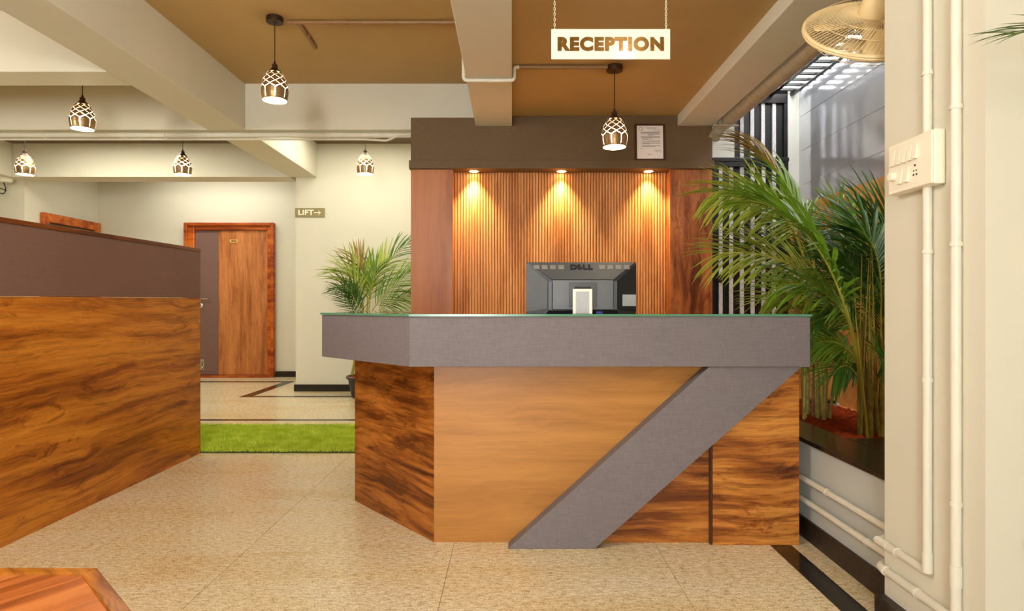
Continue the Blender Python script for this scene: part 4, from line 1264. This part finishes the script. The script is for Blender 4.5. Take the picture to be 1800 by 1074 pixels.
# long one to the left, leaflets hanging as a comb
frond(palmA, Q((1440, 600, 3.60), (1425, 400, 3.5), (1360, 310, 3.4), (1250, 340, 3.4)), n=34, L=0.29, t0=0.40, mat='leaf_y', up=(0.1, -0.75, 0.6), spread=70, lift=0.0, droop=1, r0=.010, rng=rng)
# lower left
frond(palmA, Q((1470, 600, 3.55), (1462, 500, 3.4), (1390, 430, 3.3), (1262, 446, 3.3)), n=32, L=0.33, t0=0.22, mat='leaf_y', up=(0.1, -0.6, 0.7), spread=64, lift=0.1, droop=1, r0=.009, rng=rng)
frond(palmB, Q((1512, 640, 3.15), (1500, 540, 3.1), (1440, 480, 3.05), (1365, 505, 3.05)), n=26, L=0.26, t0=0.2, mat='leaf', up=(0.1, -0.5, 0.8), spread=62, lift=0.1, rng=rng)
# right, dark and upright, against the dado
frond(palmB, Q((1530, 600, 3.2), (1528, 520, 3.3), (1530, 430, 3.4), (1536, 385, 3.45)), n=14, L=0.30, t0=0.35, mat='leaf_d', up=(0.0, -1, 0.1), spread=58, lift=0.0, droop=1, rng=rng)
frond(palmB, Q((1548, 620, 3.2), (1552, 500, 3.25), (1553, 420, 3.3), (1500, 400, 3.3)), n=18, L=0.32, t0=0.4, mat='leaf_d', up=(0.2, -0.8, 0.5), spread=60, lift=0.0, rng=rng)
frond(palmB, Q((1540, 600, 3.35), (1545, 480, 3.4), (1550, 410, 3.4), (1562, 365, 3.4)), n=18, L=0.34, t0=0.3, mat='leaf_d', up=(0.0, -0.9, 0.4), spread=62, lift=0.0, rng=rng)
# fillers, darker, behind and between
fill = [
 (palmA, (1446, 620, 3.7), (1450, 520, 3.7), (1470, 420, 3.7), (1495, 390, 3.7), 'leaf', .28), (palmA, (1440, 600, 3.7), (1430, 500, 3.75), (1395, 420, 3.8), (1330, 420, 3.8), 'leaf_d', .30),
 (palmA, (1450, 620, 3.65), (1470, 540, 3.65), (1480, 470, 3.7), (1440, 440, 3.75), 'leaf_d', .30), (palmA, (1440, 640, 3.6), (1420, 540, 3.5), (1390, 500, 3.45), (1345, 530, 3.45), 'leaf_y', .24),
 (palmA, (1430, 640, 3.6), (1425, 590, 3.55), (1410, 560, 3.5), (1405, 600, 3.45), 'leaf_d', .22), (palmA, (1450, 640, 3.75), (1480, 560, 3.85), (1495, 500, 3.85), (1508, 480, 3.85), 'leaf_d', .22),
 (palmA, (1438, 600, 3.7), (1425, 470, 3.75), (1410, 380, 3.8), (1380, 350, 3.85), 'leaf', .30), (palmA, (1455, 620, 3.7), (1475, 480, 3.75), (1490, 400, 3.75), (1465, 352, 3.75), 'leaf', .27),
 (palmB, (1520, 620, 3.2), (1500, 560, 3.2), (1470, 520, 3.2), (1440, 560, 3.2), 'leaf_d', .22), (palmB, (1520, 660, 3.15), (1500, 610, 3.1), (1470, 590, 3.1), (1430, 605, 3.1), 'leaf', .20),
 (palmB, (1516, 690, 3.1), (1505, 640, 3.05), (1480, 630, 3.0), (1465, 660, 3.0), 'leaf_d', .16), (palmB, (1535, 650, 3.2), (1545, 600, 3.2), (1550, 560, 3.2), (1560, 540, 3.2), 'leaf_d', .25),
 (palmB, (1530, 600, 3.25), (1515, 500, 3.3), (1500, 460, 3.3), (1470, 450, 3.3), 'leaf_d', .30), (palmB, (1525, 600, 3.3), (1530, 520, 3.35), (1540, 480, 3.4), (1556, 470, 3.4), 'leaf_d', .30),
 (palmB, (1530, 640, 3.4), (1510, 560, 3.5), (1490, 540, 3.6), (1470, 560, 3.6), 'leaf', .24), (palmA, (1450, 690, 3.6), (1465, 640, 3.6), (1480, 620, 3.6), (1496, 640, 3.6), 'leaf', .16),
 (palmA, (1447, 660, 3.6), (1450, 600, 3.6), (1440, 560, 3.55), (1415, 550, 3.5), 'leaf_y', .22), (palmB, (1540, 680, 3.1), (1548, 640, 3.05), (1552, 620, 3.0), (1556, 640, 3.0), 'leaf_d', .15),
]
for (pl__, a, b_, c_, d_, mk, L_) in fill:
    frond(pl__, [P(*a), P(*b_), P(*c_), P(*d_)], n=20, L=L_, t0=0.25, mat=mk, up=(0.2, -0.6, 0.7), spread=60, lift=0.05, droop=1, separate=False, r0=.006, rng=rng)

# potted palm by the LIFT wall
pc_ = P(641, 697, 7.2); pc_.z = 0
pot = thing('potted_palm', 'potted palm against the cream lift wall behind the desk', 'palm', pc_)
MB().lathe([(0.145, 0.002), (0.155, 0.05), (0.185, 0.20), (0.205, 0.215), (0.212, 0.235), (0.200, 0.245), (0.188, 0.235), (0.180, 0.215)], pc_, 24).build('pot', M['pot'], pot, smooth=True)
MB().lathe([(0.001, 0.262), (0.12, 0.252), (0.186, 0.236)], pc_, 24, cap=False).build('soil', M['soil_red'], pot)
def can2(x0_, x1_, y1_, r):
    a = P(x0_, 660, 7.2); a.z = 0.25
    d_ = P(x1_, y1_, 7.2)
    cane(pot, [a, a * .7 + d_ * .3, a * .3 + d_ * .7, d_], r, 'cane')
can2(619, 636, 560, .02); can2(630, 643, 545, .018); can2(640, 648, 540, .018); can2(648, 655, 545, .015)
for a, b_, c_, d_, mk, L_, tm_ in [
    ((642, 560, 7.2), (650, 500, 7.2), (672, 455, 7.25), (726, 424, 7.3), 'leaf_y', .34, 'leaf_d'),
    ((644, 560, 7.2), (648, 515, 7.15), (645, 480, 7.1), (620, 447, 7.1), 'leaf_y', .32, 'leaf_b'),
    ((640, 560, 7.2), (640, 520, 7.1), (625, 480, 7.05), (600, 472, 7.0), 'leaf_y', .34, None),
    ((648, 565, 7.2), (655, 530, 7.1), (690, 505, 7.0), (722, 478, 7.0), 'leaf', .34, None),
    ((650, 565, 7.2), (665, 540, 7.1), (695, 525, 7.0), (722, 520, 7.0), 'leaf', .30, None),
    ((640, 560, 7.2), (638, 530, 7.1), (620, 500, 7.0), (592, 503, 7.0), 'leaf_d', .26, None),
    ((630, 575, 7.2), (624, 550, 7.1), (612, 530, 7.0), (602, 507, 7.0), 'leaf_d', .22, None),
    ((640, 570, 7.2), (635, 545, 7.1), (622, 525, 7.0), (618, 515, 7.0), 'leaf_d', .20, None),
    ((646, 560, 7.2), (652, 520, 7.15), (655, 490, 7.1), (662, 470, 7.1), 'leaf', .32, None),
    ((640, 575, 7.2), (625, 570, 7.1), (605, 575, 7.0), (592, 592, 7.0), 'leaf_b', .16, None)]:
    frond(pot, [P(*a), P(*b_), P(*c_), P(*d_)], n=15, L=L_, t0=0.28, mat=mk, up=(0.1, -0.8, 0.5), spread=46, lift=0.0, droop=1, separate=True, r0=.008, tipmat=tm_, rng=rng)

# palm standing out of frame before the pillar front, one frond reaches into view
bC = Vector((1.95, 1.30, 0.0))
palmC = thing('potted_palm', 'potted palm at the right edge whose dark frond tip crosses the pillar front', 'palm', bC)
MB().lathe([(0.12, 0.002), (0.13, 0.05), (0.16, 0.24), (0.18, 0.26), (0.17, 0.28), (0.15, 0.26)], bC, 20).build('pot', M['pot'], palmC, smooth=True)
MB().lathe([(0.001, 0.27), (0.152, 0.262)], bC, 20, cap=False).build('soil', M['soil_red'], palmC)
cane(palmC, [bC + Vector((0, 0, .25)), bC + Vector((0, 0, .7)), bC + Vector((.02, 0, 1.0)), bC + Vector((0.02, 0.02, 1.35))], .02)
tip = P(1741, 58, 1.50)
b0 = bC + Vector((0.02, 0.02, 1.3))
frond(palmC, [b0, b0 + Vector((-0.05, 0.05, 0.35)), tip + Vector((0.32, -0.06, 0.02)), tip + Vector((0.05, 0, -0.002))], n=22, L=0.16, t0=0.3, mat='leaf_d', up=(0.15, -0.5, 0.85), spread=40, lift=0.16, droop=0, rng=rng)
for dx, dy, dz in ((0.35, -0.1, 0.5), (0.4, -0.2, 0.65), (0.1, -0.4, 0.55), (0.45, -0.3, 0.3)):
    frond(palmC, [b0, b0 + Vector((dx * .2, dy * .2, dz * .8)), b0 + Vector((dx * .6, dy * .6, dz * 1.1)), b0 + Vector((dx, dy, dz * .8))], n=16, L=0.2, t0=0.3, mat='leaf_d', spread=50, lift=0.1, separate=False, rng=rng)

# ------------------------------------------------------------------ small things
hk = thing('door_holder', 'chrome door holder on the pale pillar front at the right edge', 'door holder', P(1797, 955, 1.64))
hp = P(1797, 955, 1.643)
MB().tube(arc([(hp.x + 0.03, 1.6425, hp.z), (hp.x + 0.02, 1.61, hp.z + 0.004), (hp.x - 0.008, 1.60, hp.z + 0.002)], 0.01), 0.011, 10).build('peg', M['chrome'], hk, smooth=True)
MB().lathe([(0.024, 0.0), (0.022, 0.006), (0.010, 0.009)], (0, 0, 0), 16).xform(Matrix.Translation((hp.x + 0.03, 1.6428, hp.z)) @ Matrix.Rotation(math.pi / 2, 4, 'X')).build('plate', M['chrome'], hk)

yk = 7.81
fxn = thing('ceiling_fixture', 'small white fixture with a dark looped cable under the far left beam', 'fixture', P(8, 312, yk - 0.1))
c0 = P(6, 311, yk - 0.12); c0.z = HB - 0.001
MB().lathe([(0.10, 0.0), (0.10, -0.03), (0.085, -0.055), (0.03, -0.06)], c0, 24).build('body', M['pvc'], fxn, smooth=True)
MB().tube(arc([c0 + Vector((0.0, 0, -0.055)), c0 + Vector((0.02, 0.02, -0.14)), c0 + Vector((-0.03, 0.04, -0.20)), c0 + Vector((-0.10, 0.02, -0.16)), c0 + Vector((-0.05, 0.0, -0.12)), c0 + Vector((0.0, 0.05, -0.15))], 0.06), 0.006, 6).build('cable_loop', M['slot'], fxn, smooth=True)
MB().tube(arc([c0 + Vector((0.0, 0.05, -0.15)), c0 + Vector((0.10, 0.10, -0.24)), P(31, 352, yk), P(34, 362, yk)], 0.03), 0.0035, 5).build('cable', M['pvc'], fxn, smooth=True)
